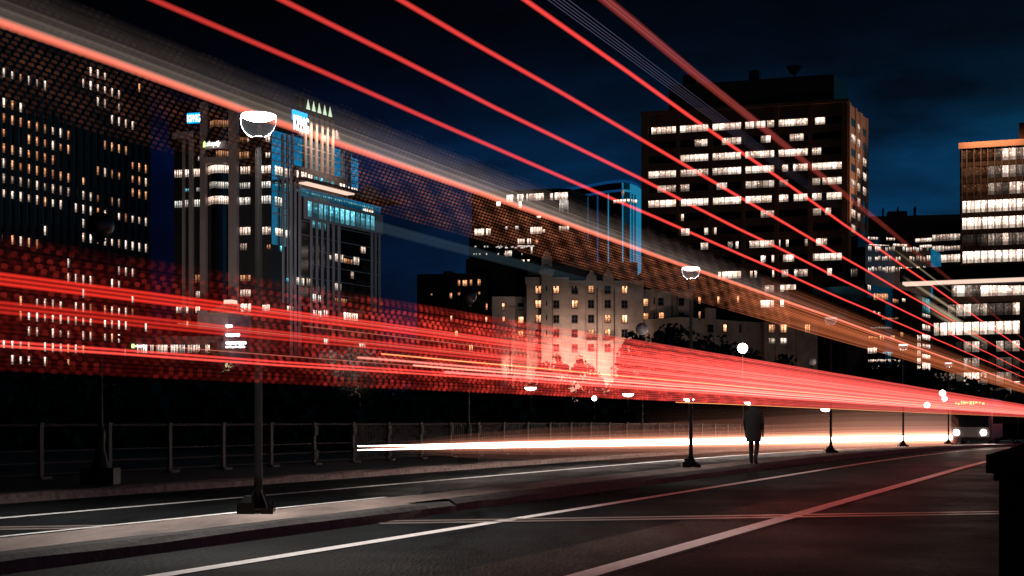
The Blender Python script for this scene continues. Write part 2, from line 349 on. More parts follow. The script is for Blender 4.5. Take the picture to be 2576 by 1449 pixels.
mlamps = [(650, 16.3, 'nearest and largest black street lamp with dazzling white lens and glass bowl', 45, 3800),
          (1738, 32.5, 'second black street lamp on the median, bright lens, in front of the brown tower', 16, 900),
          (2090, 47.9, 'street lamp with unlit dark dome before the right edge of the brown tower', .25, 0),
          (2272, 63.5, 'slim street lamp with softly lit bowl just right of the brown tower', 2.5, 150),
          (2386, 79.8, 'small street lamp with dim bowl left of the glass wing on the right', 1.6, 150),
          (2559, 104, 'farthest of the bowl street lamps, at the right edge of the photo', 1.2, 0)]
for (u, Y, lab, st, pw) in mlamps:
    g = ray(u, HV, Y); s = g.x*SN+g.y*CS
    median_lamp((g.x, g.y, .15+dip(s)), lab, st, pw)
# lamps with plain globes on the far pavement
def globe_lamp(loc, label, lit, h=4.4, r=.23, base=True, group='globe lamps on the far pavement', dark=False):
    t = empty('globe_lamp', loc, label, 'street lamp', group)
    p = MB(); p.lathe([(.045, .3), (.04, 1.0), (.03, h-r)], 10); p.build('pole', MT['pole'], t, True)
    b = MB()
    if base: b.box(-.28, .28, -.22, .22, 0, .28); b.lathe([(.16, .28), (.1, .5), (.075, .62), (.085, .9), (.05, 1.0)], 12)
    else: b.lathe([(.14, 0), (.12, .35), (.06, .5), (.05, .9)], 10)
    b.build('base', MT['pole'], t)
    g = MB(); n_ = 10; g.lathe([(r*math.sin(math.pi*k/n_), -r*math.cos(math.pi*k/n_)) for k in range(n_+1)], 20, (0, 0, h)); g.build('globe', E['lampf'] if lit else (MT['cap'] if dark else MT['opal']), t, True)
    c = MB(); c.lathe([(.05, h-r-.06), (.09, h-r-.02), (.07, h-r+.03)], 12); c.build('collar', MT['pole'], t, True)
    if lit > 1:
        ld = bpy.data.lights.new('lamp_light', 'POINT'); ld.energy = lit; ld.color = (1, .72, .52); ld.shadow_soft_size = .2
        lo = bpy.data.objects.new('lamp_light', ld); COL.objects.link(lo); lo.parent = t; lo.location = (.5, -.6, h)
for (u, Y, lit, lab) in ((253, 24.2, 0, 'unlit globe lamp on the far pavement before the dark left tower'),
                         (1178, 37.7, 0, 'unlit globe lamp standing by the railing below the low dark block'),
                         (1615, 51.3, 0, 'unlit globe lamp with bluish ball before the dark trees of the stone hotel'),
                         (1868, 64.8, 260, 'globe lamp with glaring white ball right of the stone hotel'),
                         (2043, 79.2, 0, 'unlit globe lamp with small grey ball left of the dark-domed lamp')):
    g = ray(u, HV, Y); s = g.x*SN+g.y*CS
    globe_lamp((g.x, g.y, .13), lab, lit, dark=u < 1200)
far_l = [(2371, 989, 105, 'upper of two touching lit globes right of the small bowl lamp'), (2376, 1003, 128, 'lower of two touching lit globes right of the small bowl lamp'),
         (2332, 1019, 118, 'lit globe lamp left of the two touching globes'), (2403, 1034, 132, 'lit globe lamp above the oncoming bus'),
         (2445, 1018, 115, 'lit globe lamp high to the right of the oncoming bus'), (2514, 1063, 128, 'lit globe lamp nearest the dark stone pillar'),
         (2454, 1075, 170, 'small lit globe between the two bus headlights'), (2401, 1082, 180, 'small lit globe left of the bus headlights'),
         (1495, 1002, 150, 'lone lit globe lamp below the stone hotel between two flat glare spots')]
for (u, v, Y, lab) in far_l:
    q = ray(u, v, Y)
    globe_lamp((q.x, q.y, -2.45), lab, 1, q.z+2.45, .23 if Y < 140 else .26, False, 'small lit globe lamps in the distance')
for (u, v, Y, lab) in ((1335, 977, 140, 'leftmost flattened glare spot, built as a lamp, below the red streaks'), (1580, 993, 150, 'flattened glare spot, built as a lamp, under the hotel trees'),
                       (1733, 1006, 160, 'flattened glare spot, built as a lamp, just left of the second median lamp'), (1885, 1014, 165, 'flattened glare spot, built as a lamp, above the standing person'),
                       (2077, 1031, 170, 'flattened glare spot, built as a lamp, beside the dark-domed lamp')):
    q = ray(u, v, Y); t = empty('flat_glare_spot', (q.x, q.y, -2.5), lab, 'street lamp', 'flattened glare spots across the water'); H = q.z+2.5  # lamp body added to carry a flattened glare spot
    p = MB(); p.lathe([(.1, 0), (.06, H)], 8); p.build('pole', MT['pole'], t)
    a = MB(); a.lathe([(.62, .1), (.5, .2), (.1, .28)], 16, (0, 0, H)); a.build('hood', MT['pole'], t)
    e = MB(); e.lathe([(.0, -.22), (.35, -.17), (.55, -.02), (.6, .09), (0, .1)], 16, (0, 0, H)); e.build('lamp_lens', E['lampf'], t)
# ------------------------------------------------------------------ bridge railing
rt = empty('bridge_railing', R(23, -18.4, .13), 'long steel bridge railing with slim posts along the far pavement', 'railing')
inv = Matrix.Translation(-rt.location)
def rail_part(name, m, mb):
    mb.v = [tuple(Vector(v)-rt.location) for v in mb.v]; return mb.build(name, m, rt)
S = [14.9+1.93*k for k in range(62)]
for k, s in enumerate(S):
    q = R(s, -18.4, .13); mb = MB(); w = .045
    dx = Vector((SN, CS, 0)); px = Vector((CS, -SN, 0))
    def bx(mb, c, a, b, z0, z1): mb.hexa([c-dx*a-px*b+Vector((0,0,z0)), c+dx*a-px*b+Vector((0,0,z0)), c+dx*a+px*b+Vector((0,0,z0)), c-dx*a+px*b+Vector((0,0,z0)), c-dx*a-px*b+Vector((0,0,z1)), c+dx*a-px*b+Vector((0,0,z1)), c+dx*a+px*b+Vector((0,0,z1)), c-dx*a+px*b+Vector((0,0,z1))])
    bx(mb, q, .05, .03, 0, 1.02); bx(mb, q+px*.05, .14, .1, 0, .05); bx(mb, q, .065, .045, 1.02, 1.045)
    if 8 <= k <= 13:
        for j in range(5): bx(mb, q+px*.05, .07, .03, .72+.05*j, .755+.05*j)
        for j in range(5): bx(mb, q+px*.05, .07, .03, .14+.05*j, .175+.05*j)
    rail_part('post', MT['rail'], mb)
for (z, r, nm) in ((1.0, .028, 'top_rail'), (.52, .016, 'middle_rail'), (.3, .016, 'lower_rail'), (.09, .012, 'bottom_rail')):
    mb = MB(); mb.tube([R(s, -18.43, .13+z) for s in S], r, 6); rail_part(nm, MT['rail'], mb)
mb = MB()
for k in range(9, 61):
    for j in range(1, 14):
        s = S[k]+1.93*j/14; a = R(s, -18.44, .2); b = R(s, -18.44, 1.12); px = Vector((SN, CS, 0))*.006
        mb.quad([a-px, a+px, b+px, b-px])
rail_part('wire_mesh', MT['wire'], mb)
# ------------------------------------------------------------------ buildings
class Face:
    def __init__(s, u1, v1, u2, v2, Y1):
        s.h = CH+(HV-v1)*Y1/F; Y2 = (s.h-CH)*F/(HV-v2)
        s.P1 = Vector(((u1-CU)/F*Y1, Y1, 0)); s.P2 = Vector(((u2-CU)/F*Y2, Y2, 0)); s.setup()
    def setup(s):
        s.W = (s.P2-s.P1).length; s.t = (s.P2-s.P1)/s.W; s.n = Vector((s.t.y, -s.t.x, 0))
    @classmethod
    def pts(c, P1, P2, h):
        f = c.__new__(c); f.P1, f.P2, f.h = P1.copy(), P2.copy(), h; f.setup(); return f
    def off(s, d, s0=0, s1=None, h=None):
        s1 = s.W if s1 is None else s1
        return Face.pts(s.P1+s.t*s0+s.n*d, s.P1+s.t*s1+s.n*d, s.h if h is None else h)
    def at(s, u, v):
        d = Vector(((u-CU)/F, 1, (HV-v)/F)); k = s.P1.dot(s.n)/d.dot(s.n); p = d*k
        return (p-s.P1).dot(s.t), CH+p.z
    def pt(s, a, z, d=0):
        q = s.P1+s.t*a+s.n*d; return Vector((q.x, q.y, z))
    def box(s, mb, s0, s1, z0, z1, d0, d1, m=0, uv=None, rnd=None):
        mb.hexa([s.pt(s0,z0,d1), s.pt(s1,z0,d1), s.pt(s1,z0,d0), s.pt(s0,z0,d0), s.pt(s0,z1,d1), s.pt(s1,z1,d1), s.pt(s1,z1,d0), s.pt(s0,z1,d0)], m, uv, rnd)
    def rect(s, zf, x0, y0, x1, y1):
        xm, ym = (x0+x1)/2, (y0+y1)/2
        return s.at(*zf(x0, ym))[0], s.at(*zf(x1, ym))[0], s.at(*zf(xm, y1))[1], s.at(*zf(xm, y0))[1]
def Z(ox, oy, k): return lambda x, y: ((ox+x/k)/1.59006, (oy+y/k)/1.59006)
PX = lambda x, y: (x, y)
z1, z2, z3, z4, z5, z6, z7, z8, z9, z11, z12 = Z(0,0,2.337), Z(0,600,2.337), Z(640,300,2.576), Z(640,860,2.576), Z(1600,650,2.576), Z(1800,1000,2.576), Z(2500,250,2.576), Z(2500,800,2.576), Z(3296,440,1.81125), Z(3400,1000,2.898), Z(0,1200,2.576)
STY = list(L)
GZ = -2.5
class Bld:
    def __init__(s, name, label, face, cat='building', group=None):
        c = face.P1; s.root = empty(name, (c.x, c.y, GZ), label, cat, group); s.wins = []; s.loc = Vector((c.x, c.y, GZ))
    def part(s, name, mb, m, parent=None, smooth=False):
        mb.v = [tuple(Vector(v)-s.loc) for v in mb.v]
        return mb.build(name, m, parent or s.root, smooth)
    def body(s, faces, depth, m, z1=None, name='wall', z0=GZ):
        mb = MB(); s.prism(mb, faces, depth, z1 or faces[0].h, z0); return s.part(name, mb, m)
    def prism(s, mb, faces, depth, z1, z0=GZ):
        a = faces[0]; pts = [a.P1, a.P2]
        if len(faces) > 1:
            b = faces[1]; pts += [b.P2, a.P1+(b.P2-b.P1)]
        else: pts += [a.P2-a.n*depth, a.P1-a.n*depth]
        mb.prism(pts, z0, z1)
    def win(s, face, s0, s1, z0, z1, sty='white', bri=1., nd=1, d=.03, bars=True, fr=False):
        s.wins.append((face, s0, s1, z0, z1, sty, bri, nd, d, bars, fr))
    def px(s, face, zf, x0, y0, x1, y1, sty='white', bri=1., nd=1, d=.03, **k):
        s.win(face, *face.rect(zf, x0, y0, x1, y1), sty, bri, nd, d, **k)
    def finish(s, cap=96):
        mats = [L['warm'], L['white'], L['cool'], L['teal'], MT['gdark'], MT['frame'], MT['gblue']]; idx = {'warm': 0, 'white': 1, 'cool': 2, 'teal': 3, 'dark': 4, 'blue': 6}
        ws = sorted(s.wins, key=lambda w: -(w[2]-w[1])*(w[4]-w[3])*(.3 if w[5] == 'dark' else 1)); rest = MB()
        for i, (f, s0, s1, a, b, sty, bri, nd, d, bars, fr) in enumerate(ws):
            mb = MB() if i < cap else rest; r = random.random()
            f.box(mb, s0, s1, a, b, d-.02, d+.02, idx[sty], uv=[(0,0), (nd,0), (nd,1), (0,1)], rnd=(r, bri, 0, 1))
            w = min(.06, (s1-s0)*.1)
            if bars:
                for k in range(1, nd):
                    c = s0+(s1-s0)*k/nd; f.box(mb, c-w, c+w, a, b, d, d+.1, 5)
            if fr:
                f.box(mb, s0-.12, s1+.12, a-.22, a, d-.02, d+.25, 5); f.box(mb, s0-.12, s0, a, b, d-.02, d+.08, 5); f.box(mb, s1, s1+.12, a, b, d-.02, d+.08, 5)
                c = (a+b)/2; f.box(mb, s0, s1, c-.05, c+.05, d, d+.06, 5)
            if i < cap: s.part('window', mb, mats)
        if rest.f: s.part('window_rows', rest, mats)['kind'] = 'stuff'
def text_on(b, face, s0, z0, s1, z1, body, m, d, name, ext=.06, parent=None, italic=0.0, stretch=True):
    cu = bpy.data.curves.new('lettering', 'FONT'); cu.body = body; cu.extrude = ext; cu.shear = italic
    to = bpy.data.objects.new('lettering', cu); COL.objects.link(to)
    dg = bpy.context.evaluated_depsgraph_get(); dg.update(); me = bpy.data.meshes.new_from_object(to.evaluated_get(dg))
    bpy.data.objects.remove(to); xs = [v.co.x for v in me.vertices]; ys = [v.co.y for v in me.vertices]
    x0, x1, y0, y1 = min(xs), max(xs), min(ys), max(ys)
    for v in me.vertices:
        q = face.pt(s0+(v.co.x-x0)/(x1-x0)*(s1-s0), z0+(v.co.y-y0)/(y1-y0)*(z1-z0), d+v.co.z); v.co = q-b.loc
    me.materials.append(m); o = bpy.data.objects.new(name, me); COL.objects.link(o); o.parent = parent or b.root
    return o
# --- left tower: paired slit windows between dark pilasters
fA = Face(-110, 37, 378, 205, 471*(.86))
k_ = 371/fA.P2.y; fA = Face(-110, 37, 378, 205, 471*.86*k_)
B = Bld('office_tower', 'tall dark office tower at the left edge with paired slit windows', fA)
wall = MB(); B.prism(wall, [fA], 60, fA.h)
bx_ = [20, 100, 175, 250, 330, 405, 480, 550, 625, 690, 765, 830, 897, 963, 1030, 1097, 1160, 1225, 1290, 1350]
sx_ = [fA.at(*z1(x+2, 660))[0] for x in bx_]
pit = (sx_[-1]-sx_[0])/19; sx_ = [sx_[0]+pit*i for i in range(20)]
z_r0 = fA.at(*z1(1225, 795))[1]; z_r6 = fA.at(*z2(1230, 160))[1]; fl = (z_r0-z_r6)/6.12
for i in range(-6, 21):
    c = sx_[0]+pit*(i-.5)
    if c < .5 or c > fA.W: continue
    fA.box(wall, c-pit*.26, min(c+pit*.26, fA.W), GZ, fA.h, 0, .55)
fA.box(wall, 0, fA.W, z_r0+fl*.55, fA.h+.8, .0, .62)
B.part('wall', wall, MT['conc_d'])
gp = MB()
for i in range(-6, 20):
    c = sx_[0]+pit*i
    if c > 1: fA.box(gp, c-.55, c+.55, 6, z_r0+fl*.5, .0, .03)
B.part('glazing', gp, MT['gdark'])
lit = {0: '11 12 13 18', 1: '10 11 12 13 14 15', 2: '-0 -1 -2 -3 -4 -5 -12 -13 -15', 3: '14 15 16 17', 4: '0 1 2 -4', 5: '0 1 2 3 4 -5 6 7 8 13 14 15 16', 6: '0 2 3 4 5 6 7 8 16 17 18 19',
       7: '0 1 2 3 4 5 6 12 13 -14 15 16 17 18 19', 8: '0 1 2 3 4 5 -6 7 8 10 17 18 19', 9: '-0 -1 -2 -3 4 -5 6 -7 -8 9 -10 -11 -12 -14 -15', 10: '0 1 2 3 4 5 6 7 9 10 11 12 13 14 15 16 17 18 19', 11: '-10',
       12: '5 10 11 12 13 14 15 16 17 18 19', 13: '0 1 2 3 -4', 14: '8 -15 16 17', 15: '8 9 10 11 14 15', 16: '10 11 17', 17: '2 3 4 5 6 7 8 9 10 11 13 14 15 16 17', 18: '2 3 4 5 6 7 8 9 10 11 13 14 15 16 17 18 19',
       19: '3 4 5 6 7 8 10 11 13 14 15 17 18 19', 20: '0 1 -2 3 5 6 7 8 9 10 16', 21: '1 2 3 5 8'}
for r, t in lit.items():
    zc = z_r0-fl*r
    for x in t.split():
        dim = x.startswith('-'); i = int(x.strip('-')); c = sx_[0]+pit*i
        sty = 'warm' if (r in (5, 6, 7, 8) and random.random() < .8) else ('white' if random.random() < .8 else 'warm')
        for sd in (-1, 1):
            if random.random() < .08: continue
            w = .42; hh = 1.05*random.choice((1, 1, 1, .8)); q = c+sd*.55
            B.win(fA, q-w, q+w, zc-hh, zc+hh, sty, (.35 if dim else .8)*random.uniform(.6, 1.2), 1, .06)
for i in range(-5, 0):
    for r in range(4, 20):
        if random.random() < .4:
            q = sx_[0]+pit*i; zc = z_r0-fl*r; B.win(fA, q-.9, q+.9, zc-1, zc+1, 'warm', .7, 2, .06)
B.finish()
# --- centre tower
fA = Face(438, 262, 682, 246, 252); fB = Face(682, 246, 884, 246+66, fA.P2.y)
B = Bld('glass_office_tower', 'office tower with blue glass side, lit fins and signs at its top', fA)
rA = lambda *a: fA.rect(z3, *a)
hl = fA.at(*z3(240, 590))[1]; hm = fA.at(*z3(460, 290))[1]
sL = fA.at(*z3(437, 600))[0]
hB = fB.at(*z3(1160, 560))[1]
wall = MB(); B.prism(wall, [fA.off(0, 0, sL, hl)], 42, hl); B.prism(wall, [fA.off(0, sL, None), fB], 40, hB-.2)
B.part('wall', wall, MT['black'])
def ppx(mb, face, zf, x0, y0, x1, y1, d0, d1, base=None):
    s0, s1, a, b = face.rect(zf, x0, y0, x1, y1); face.box(mb, s0, s1, a if base is None else base, b, d0, d1)
pil = MB()
for (x0, x1, y0, d) in ((243, 262, 660, .6), (312, 350, 660, .6), (435, 492, 290, .9), (730, 815, 262, 1.0), (1018, 1046, 470, .6)):
    ppx(pil, fA, z3, x0, y0, x1, 1400, 0, d, base=6)
s0, s1, a, b = rA(137, 590, 346, 655); fA.box(pil, s0, s1, a, b, 0, .5)
s0, s1, a, b = rA(498, 860, 727, 925); fA.box(pil, s0, s1, a, b, .5, 1.6)
s0, s1, a, b = rA(498, 700, 727, 775); fA.box(pil, s0, s1, a, b, .5, 1.6)
B.part('pilaster', pil, MT['granitep'])
# the bowed bay between the two wide pilasters
cb = MB(); s0, s1, a, b = rA(497, 385, 728, 1400); nb = 8
arc = [(s0+(s1-s0)*k/nb, 1.3*math.sin(math.pi*k/nb)) for k in range(nb+1)]
cb.prism([fA.pt(x, 0, y) for x, y in arc]+[fA.pt(s1, 0, -.5), fA.pt(s0, 0, -.5)], 4, fA.at(*z3(610, 385))[1])
B.part('bay_window', cb, MT['gdark'])
for (y0, y1, x0, x1, sty, br) in ((940, 1020, 500, 725, 'white', 1.15), (1258, 1338, 500, 725, 'white', 1.1), (1110, 1175, 610, 725, 'cool', .7), (1110, 1175, 535, 600, 'cool', .4), (480, 545, 520, 715, 'warm', .3), (790, 855, 610, 722, 'warm', .35)):
    q0, q1, a, b = rA(x0, y0, x1, y1); m_ = 10
    for k in range(8):
        ks, ke = s0+(s1-s0)*k/8, s0+(s1-s0)*(k+1)/8
        if ke < q0+.2 or ks > q1-.2: continue
        c0, c1 = arc[k], arc[k+1]; ff = Face.pts(fA.pt(c0[0], 0, c0[1]), fA.pt(c1[0], 0, c1[1]), 50)
        B.win(ff, .05, ff.W-.05, a, b, sty, br, 2, .05)
for (x0, y0, x1, y1, sty, br, nd) in ((152, 980, 241, 1055, 'white', .9, 4), (263, 975, 312, 1048, 'white', .9, 2), (352, 968, 438, 1045, 'white', 1, 4), (835, 945, 928, 1018, 'white', 1, 4), (1047, 935, 1141, 1010, 'white', 1.2, 3),
                                      (264, 1172, 312, 1202, 'teal', .8, 2), (378, 1160, 436, 1200, 'cool', .5, 2), (825, 1110, 928, 1170, 'cool', .6, 5), (1047, 1098, 1141, 1162, 'cool', .9, 4),
                                      (154, 1300, 242, 1365, 'cool', .9, 4), (264, 1290, 313, 1360, 'cool', .8, 3), (358, 1285, 443, 1355, 'cool', 1, 4), (822, 1262, 930, 1335, 'cool', .9, 4), (1047, 1245, 1143, 1322, 'cool', 1.1, 4),
                                      (1092, 630, 1134, 688, 'white', .7, 2), (900, 660, 918, 690, 'white', .5, 1), (1092, 800, 1134, 850, 'white', .5, 2), (820, 792, 916, 858, 'warm', .3, 4), (396, 842, 432, 882, 'cool', .5, 2), (1016, 940, 1030, 1000, 'white', .8, 1),
                                      (820, 640, 918, 690, 'warm', .16, 4)):
    B.px(fA, z3, x0, y0, x1, y1, sty, br, nd, .08)
for (x0, y0, x1, y1, sty, br, nd) in ((826, 126, 932, 205, 'white', .9, 4), (1058, 124, 1142, 200, 'white', .6, 3), (828, 295, 896, 362, 'white', .3, 3), (1104, 305, 1138, 352, 'warm', .4, 2), (832, 620, 932, 680, 'warm', .4, 4), (366, 615, 445, 695, 'warm', .25, 3),
                                      (832, 770, 935, 838, 'white', .5, 4), (372, 785, 448, 850, 'white', .35, 3), (170, 945, 248, 1005, 'white', .5, 3), (272, 945, 325, 1010, 'white', .8, 2), (370, 945, 452, 1008, 'white', 1.5, 5), (832, 915, 938, 995, 'white', 1, 3), (1060, 925, 1130, 988, 'white', 1.4, 5), (275, 1095, 325, 1150, 'warm', .5, 2), (530, 40, 540, 90, 'cool', .5, 1), (552, 60, 568, 130, 'cool', .5, 1)):
    B.px(fA, z4, x0, y0, x1, y1, sty, br, nd, .08)
# dark penthouses and roof drum
ph = MB(); s0, s1, a, b = fA.rect(z3, 495, 90, 800, 385); q = fA.off(-8, s0, s1, b); B.prism(ph, [q], 14, b, hB-1)
s0, s1, a, b = fB.rect(z3, 1150, 215, 1470, 600); q = fB.off(-7, s0, s1, b); B.prism(ph, [q], 16, b, hB-1)
B.part('penthouse', ph, MT['roofd'])
an = MB()
for (f_, x, y0, y1) in ((fA, 648, 10, 100), (fB, 1503, 150, 260)):
    c, zt = f_.at(*z3(x, y0)); c, zb = f_.at(*z3(x, y1)); an.tube([f_.pt(c, zb-2, -8), f_.pt(c, zt, -8)], .12, 5)
B.part('mast', an, MT['pole'])
# blue glass side
gb = MB(); fB.box(gb, .1, fB.W, 32, hB-.1, 0, .06); B.part('glazing', gb, MT['gblue'])
s_m, z_m = fB.at(*z3(2070, 870)); fM = fB.off(-.6, fB.W, s_m); gb = MB(); B.prism(gb, [fM], 10, z_m); B.part('side_wing', gb, MT['gblue'])
fl_ = MB(); zr = [fB.at(*z3(1150, y))[1] for y in (640, 715, 795, 875, 955, 1035, 1110, 1190, 1270, 1345, 1420)]
for z in zr: fB.box(fl_, 0, s_m, z-.08, z+.08, .06, .14)
for x in (1262, 1312, 1360, 1875, 1915, 1950):
    c, zt = fB.at(*z3(x, 700)); fB.box(fl_, c-.22, c+.22, 22, zt+1.5 if x < 1400 else zt, .06, .28)
B.part('mullion', fl_, MT['granitec'])
pb = MB(); s0, s1, a, b = fB.rect(z3, 1785, 600, 1968, 690); fB.box(pb, s0, s1+.3, a, b, .0, .7)
s0, s1, a, b = fB.rect(z3, 1372, 925, 1888, 1000)
c0, za = fB.at(*z3(1372, 930)); c1, zb = fB.at(*z3(1888, 1060)); z_top = (za+zb)/2
fB.box(pb, c0, c1, z_top-6.1, z_top-.1, .05, .6); B.part('spandrel', pb, MT['granitep'])
# six lit fins with small lit gables between
fx = (1487, 1545, 1602, 1660, 1715, 1770); ft = (381, 396, 412, 430, 450, 470)
tops = []
fin = MB()
for x, y in zip(fx, ft):
    c, zt = fB.at(*z3(x, y)); zt = fB.at(*z3(1487, 381))[1]; tops.append((c, zt)); fB.box(fin, c-.33, c+.33, z_top-.2, zt, .06, .35)
B.part('fin', fin, MT['tan'])
for c, zt in tops:
    ld = bpy.data.lights.new('fin_light', 'SPOT'); ld.energy = 4200; ld.color = (1, .8, .68); ld.shadow_soft_size = .15; ld.spot_size = math.radians(60); ld.spot_blend = .9
    lo = bpy.data.objects.new('fin_light', ld); COL.objects.link(lo); q = fB.pt(c, zt+.2, 2.0); lo.location = q
    lo.rotation_euler = (fB.pt(c, zt-4, .9)-q).to_track_quat('-Z', 'Y').to_euler(); lo.parent = B.root; lo.location = q-B.loc
cr_ = MB(); spk = MB()
zt = tops[0][1]
fB.box(cr_, tops[0][0]-2, tops[-1][0]+1.2, zt+.05, zt+.55, -.5, .3)
for i in range(5):
    c = (tops[i][0]+tops[i+1][0])/2; w = (tops[i+1][0]-tops[i][0])*.25
    A = [fB.pt(c-w, zt+.6, .4), fB.pt(c+w, zt+.6, .4), fB.pt(c+w, zt+.6, .1), fB.pt(c-w, zt+.6, .1)]; ap = fB.pt(c, zt+2.5, .2)
    for k in range(4): spk.quad([A[k], A[(k+1) % 4], ap])
for i in range(6):
    c = tops[i][0]; fB.box(cr_, c-.42, c+.42, zt+.5, zt+2.8, -1.8, -.9)
B.part('crown', cr_, MT['black']); B.part('lit_gable', spk, E['spike'])
# windows on the blue side
for (x0, y0, x1, y1, sty, br, nd) in ((1182, 945, 1262, 1030, 'white', 1, 3), (1285, 965, 1312, 1050, 'white', .9, 1), (1330, 975, 1355, 1060, 'white', .9, 1), (1378, 1000, 1476, 1098, 'white', 1.1, 4), (1497, 1030, 1536, 1110, 'white', 1, 2), (1824, 1125, 1870, 1200, 'white', 1, 2), (1890, 1145, 1950, 1222, 'white', 1, 3), (1968, 1165, 2028, 1240, 'white', 1, 3),
                                      (1560, 1050, 1590, 1122, 'teal', .6, 1), (1618, 1065, 1645, 1140, 'teal', .6, 1), (1675, 1080, 1700, 1150, 'teal', .3, 1), (1735, 1100, 1760, 1165, 'teal', .25, 1),
                                      (1425, 555, 1468, 625, 'white', .8, 2), (1495, 570, 1528, 640, 'white', .8, 2), (1655, 620, 1700, 700, 'white', .7, 2), (1182, 1260, 1248, 1342, 'cool', 1.1, 3), (1185, 1105, 1205, 1170, 'teal', .8, 1), (1330, 1170, 1355, 1215, 'teal', .6, 1), (1330, 1330, 1355, 1370, 'teal', .5, 1), (1380, 1350, 1476, 1400, 'teal', .3, 4)):
    B.px(fB, z3, x0, y0, x1, y1, sty, br, nd, .7 if 1372 < x0 < 1880 and y0 > 900 else .12)
for (x0, y0, x1, y1, sty, br, nd) in ((1188, 140, 1268, 215, 'white', .9, 3), (1290, 160, 1318, 232, 'white', 1, 1), (1334, 165, 1358, 235, 'white', .6, 1), (1382, 175, 1480, 258, 'white', 1.1, 4), (1502, 198, 1540, 275, 'white', 1, 2), (1235, 320, 1268, 376, 'teal', 1.6, 2)):
    B.px(fB, z4, x0, y0, x1, y1, sty, br, nd, .12)
# the lower right wing with canopy, punched windows and granite piers
cD, zD = fB.at(*z3(2225, 1330)); fW = fB.off(1.2, fB.at(*z3(1365, 1130))[0], cD)
zcan = fB.at(*z3(1420, 1120))[1]
lw = MB(); B.prism(lw, [fW.off(0, 0, None, zcan-.8)], 12, zcan-.8); B.part('wing', lw, MT['gdark'])
cn_ = MB(); fW.box(cn_, -1.5, fW.W+3.5, zcan-.1, zcan+.5, -4, 2.4); B.part('canopy', cn_, MT['black'])
so = MB(); fW.box(so, 0, fW.W*.55, zcan-.35, zcan-.12, .2, 2.0); B.part('canopy_light', so, E['soffit'])
zb0 = fW.at(*z3(1490, 1262))[1]; zb1 = fW.at(*z4(1500, 40))[1]
c14 = fW.at(*z3(1480, 1300))[0]
gz = MB(); fW.box(gz, .2, fW.W-.2, zb0+.1, zcan-.9, .02, .08); B.part('glass_band', gz, MT['gblue'])
xs = [1385, 1545, 1715, 1880, 2040, 2195]
for i in range(5):
    a0, a1 = fW.at(*z3(xs[i], 1200+50*i))[0], fW.at(*z3(xs[i+1], 1250+40*i))[0]
    B.win(fW, a0+.3, a1-.3, zb0+.7, zcan-1.4, 'teal', (.35, .5, .55, .6, .7)[i], 7, .14)
B.win(fW, fW.at(*z3(2092, 1390))[0], fW.at(*z3(2186, 1420))[0], zb0+.6, zcan-2.4, 'white', 1.1, 4, .2)
be = MB(); fW.box(be, c14, fW.W, zb1, zb0, .0, .45)
for x, w in ((1285, 9), (1330, 6), (1375, 10), (1495, 8), (1553, 8), (1610, 8), (1668, 8), (1725, 8), (1782, 12), (2122, 7), (2160, 5), (2200, 7)):
    yy = 200+(x-1285)*.1
    c = fB.at(*z4(x, yy))[0]-(fB.at(*z3(1365, 1130))[0]); ww = abs(fB.at(*z4(x+w, yy))[0]-fB.at(*z4(x, yy))[0])
    if c > fW.W-.2: continue
    fW.box(be, c-ww*.6, c+ww*.6, 4, zb1+.05 if x > 1480 else zb0+4.5, .0, .4)
B.part('granite_pier', be, MT['granitec'])
c0 = fW.at(*z3(1520, 1375))[0]; c1 = fW.at(*z4(2170, 90))[0]; zc = fW.at(*z3(1520, 1378))[1]
for i in range(13):
    c = c0+(c1-c0)*i/12; B.win(fW, c-.53, c+.53, zc-1.4, zc+1.25, 'teal', random.choice((.5, .7, .9, 1.1)), 1, .5)
fl2 = MB()
for k in range(10):
    z = zb1-.4-k*2.5; fW.box(fl2, 0, fW.W, z-.05, z+.05, .03, .09)
B.part('floor_line', fl2, MT['granitec'])
for (x0, y0, x1, y1, sty, br, nd) in ((1562, 60, 1592, 130, 'teal', .7, 2), (1620, 75, 1648, 148, 'teal', .7, 2), (1676, 88, 1702, 160, 'teal', .4, 2), (1788, 405, 1880, 480, 'white', .8, 5), (1890, 455, 1975, 500, 'warm', .5, 5), (1992, 435, 2045, 512, 'white', .45, 3), (2068, 330, 2112, 392, 'white', .8, 2), (1964, 585, 1990, 655, 'white', .5, 1), (1296, 650, 1316, 690, 'teal', .9, 1), (1388, 645, 1478, 718, 'white', .7, 4), (1432, 675, 1462, 718, 'teal', 2, 1), (1508, 655, 1540, 725, 'white', .4, 2), (1790, 705, 1860, 775, 'white', .5, 4), (1565, 815, 1600, 885, 'cool', 1.1, 2), (1625, 828, 1650, 892, 'white', .7, 2), (1305, 940, 1366, 990, 'white', .6, 3), (1575, 985, 1655, 1045, 'white', .8, 4), (1680, 980, 1716, 1045, 'white', .7, 2), (1890, 1010, 2030, 1085, 'white', 1.0, 6), (1735, 415, 1758, 458, 'white', .6, 1), (1680, 1275, 1716, 1330, 'white', .9, 2), (2050, 1325, 2110, 1365, 'white', .5, 3), (1790, 860, 1920, 900, 'warm', .3, 6)):
    B.px(fW, z4, x0, y0, x1, y1, sty, br, nd, .12)
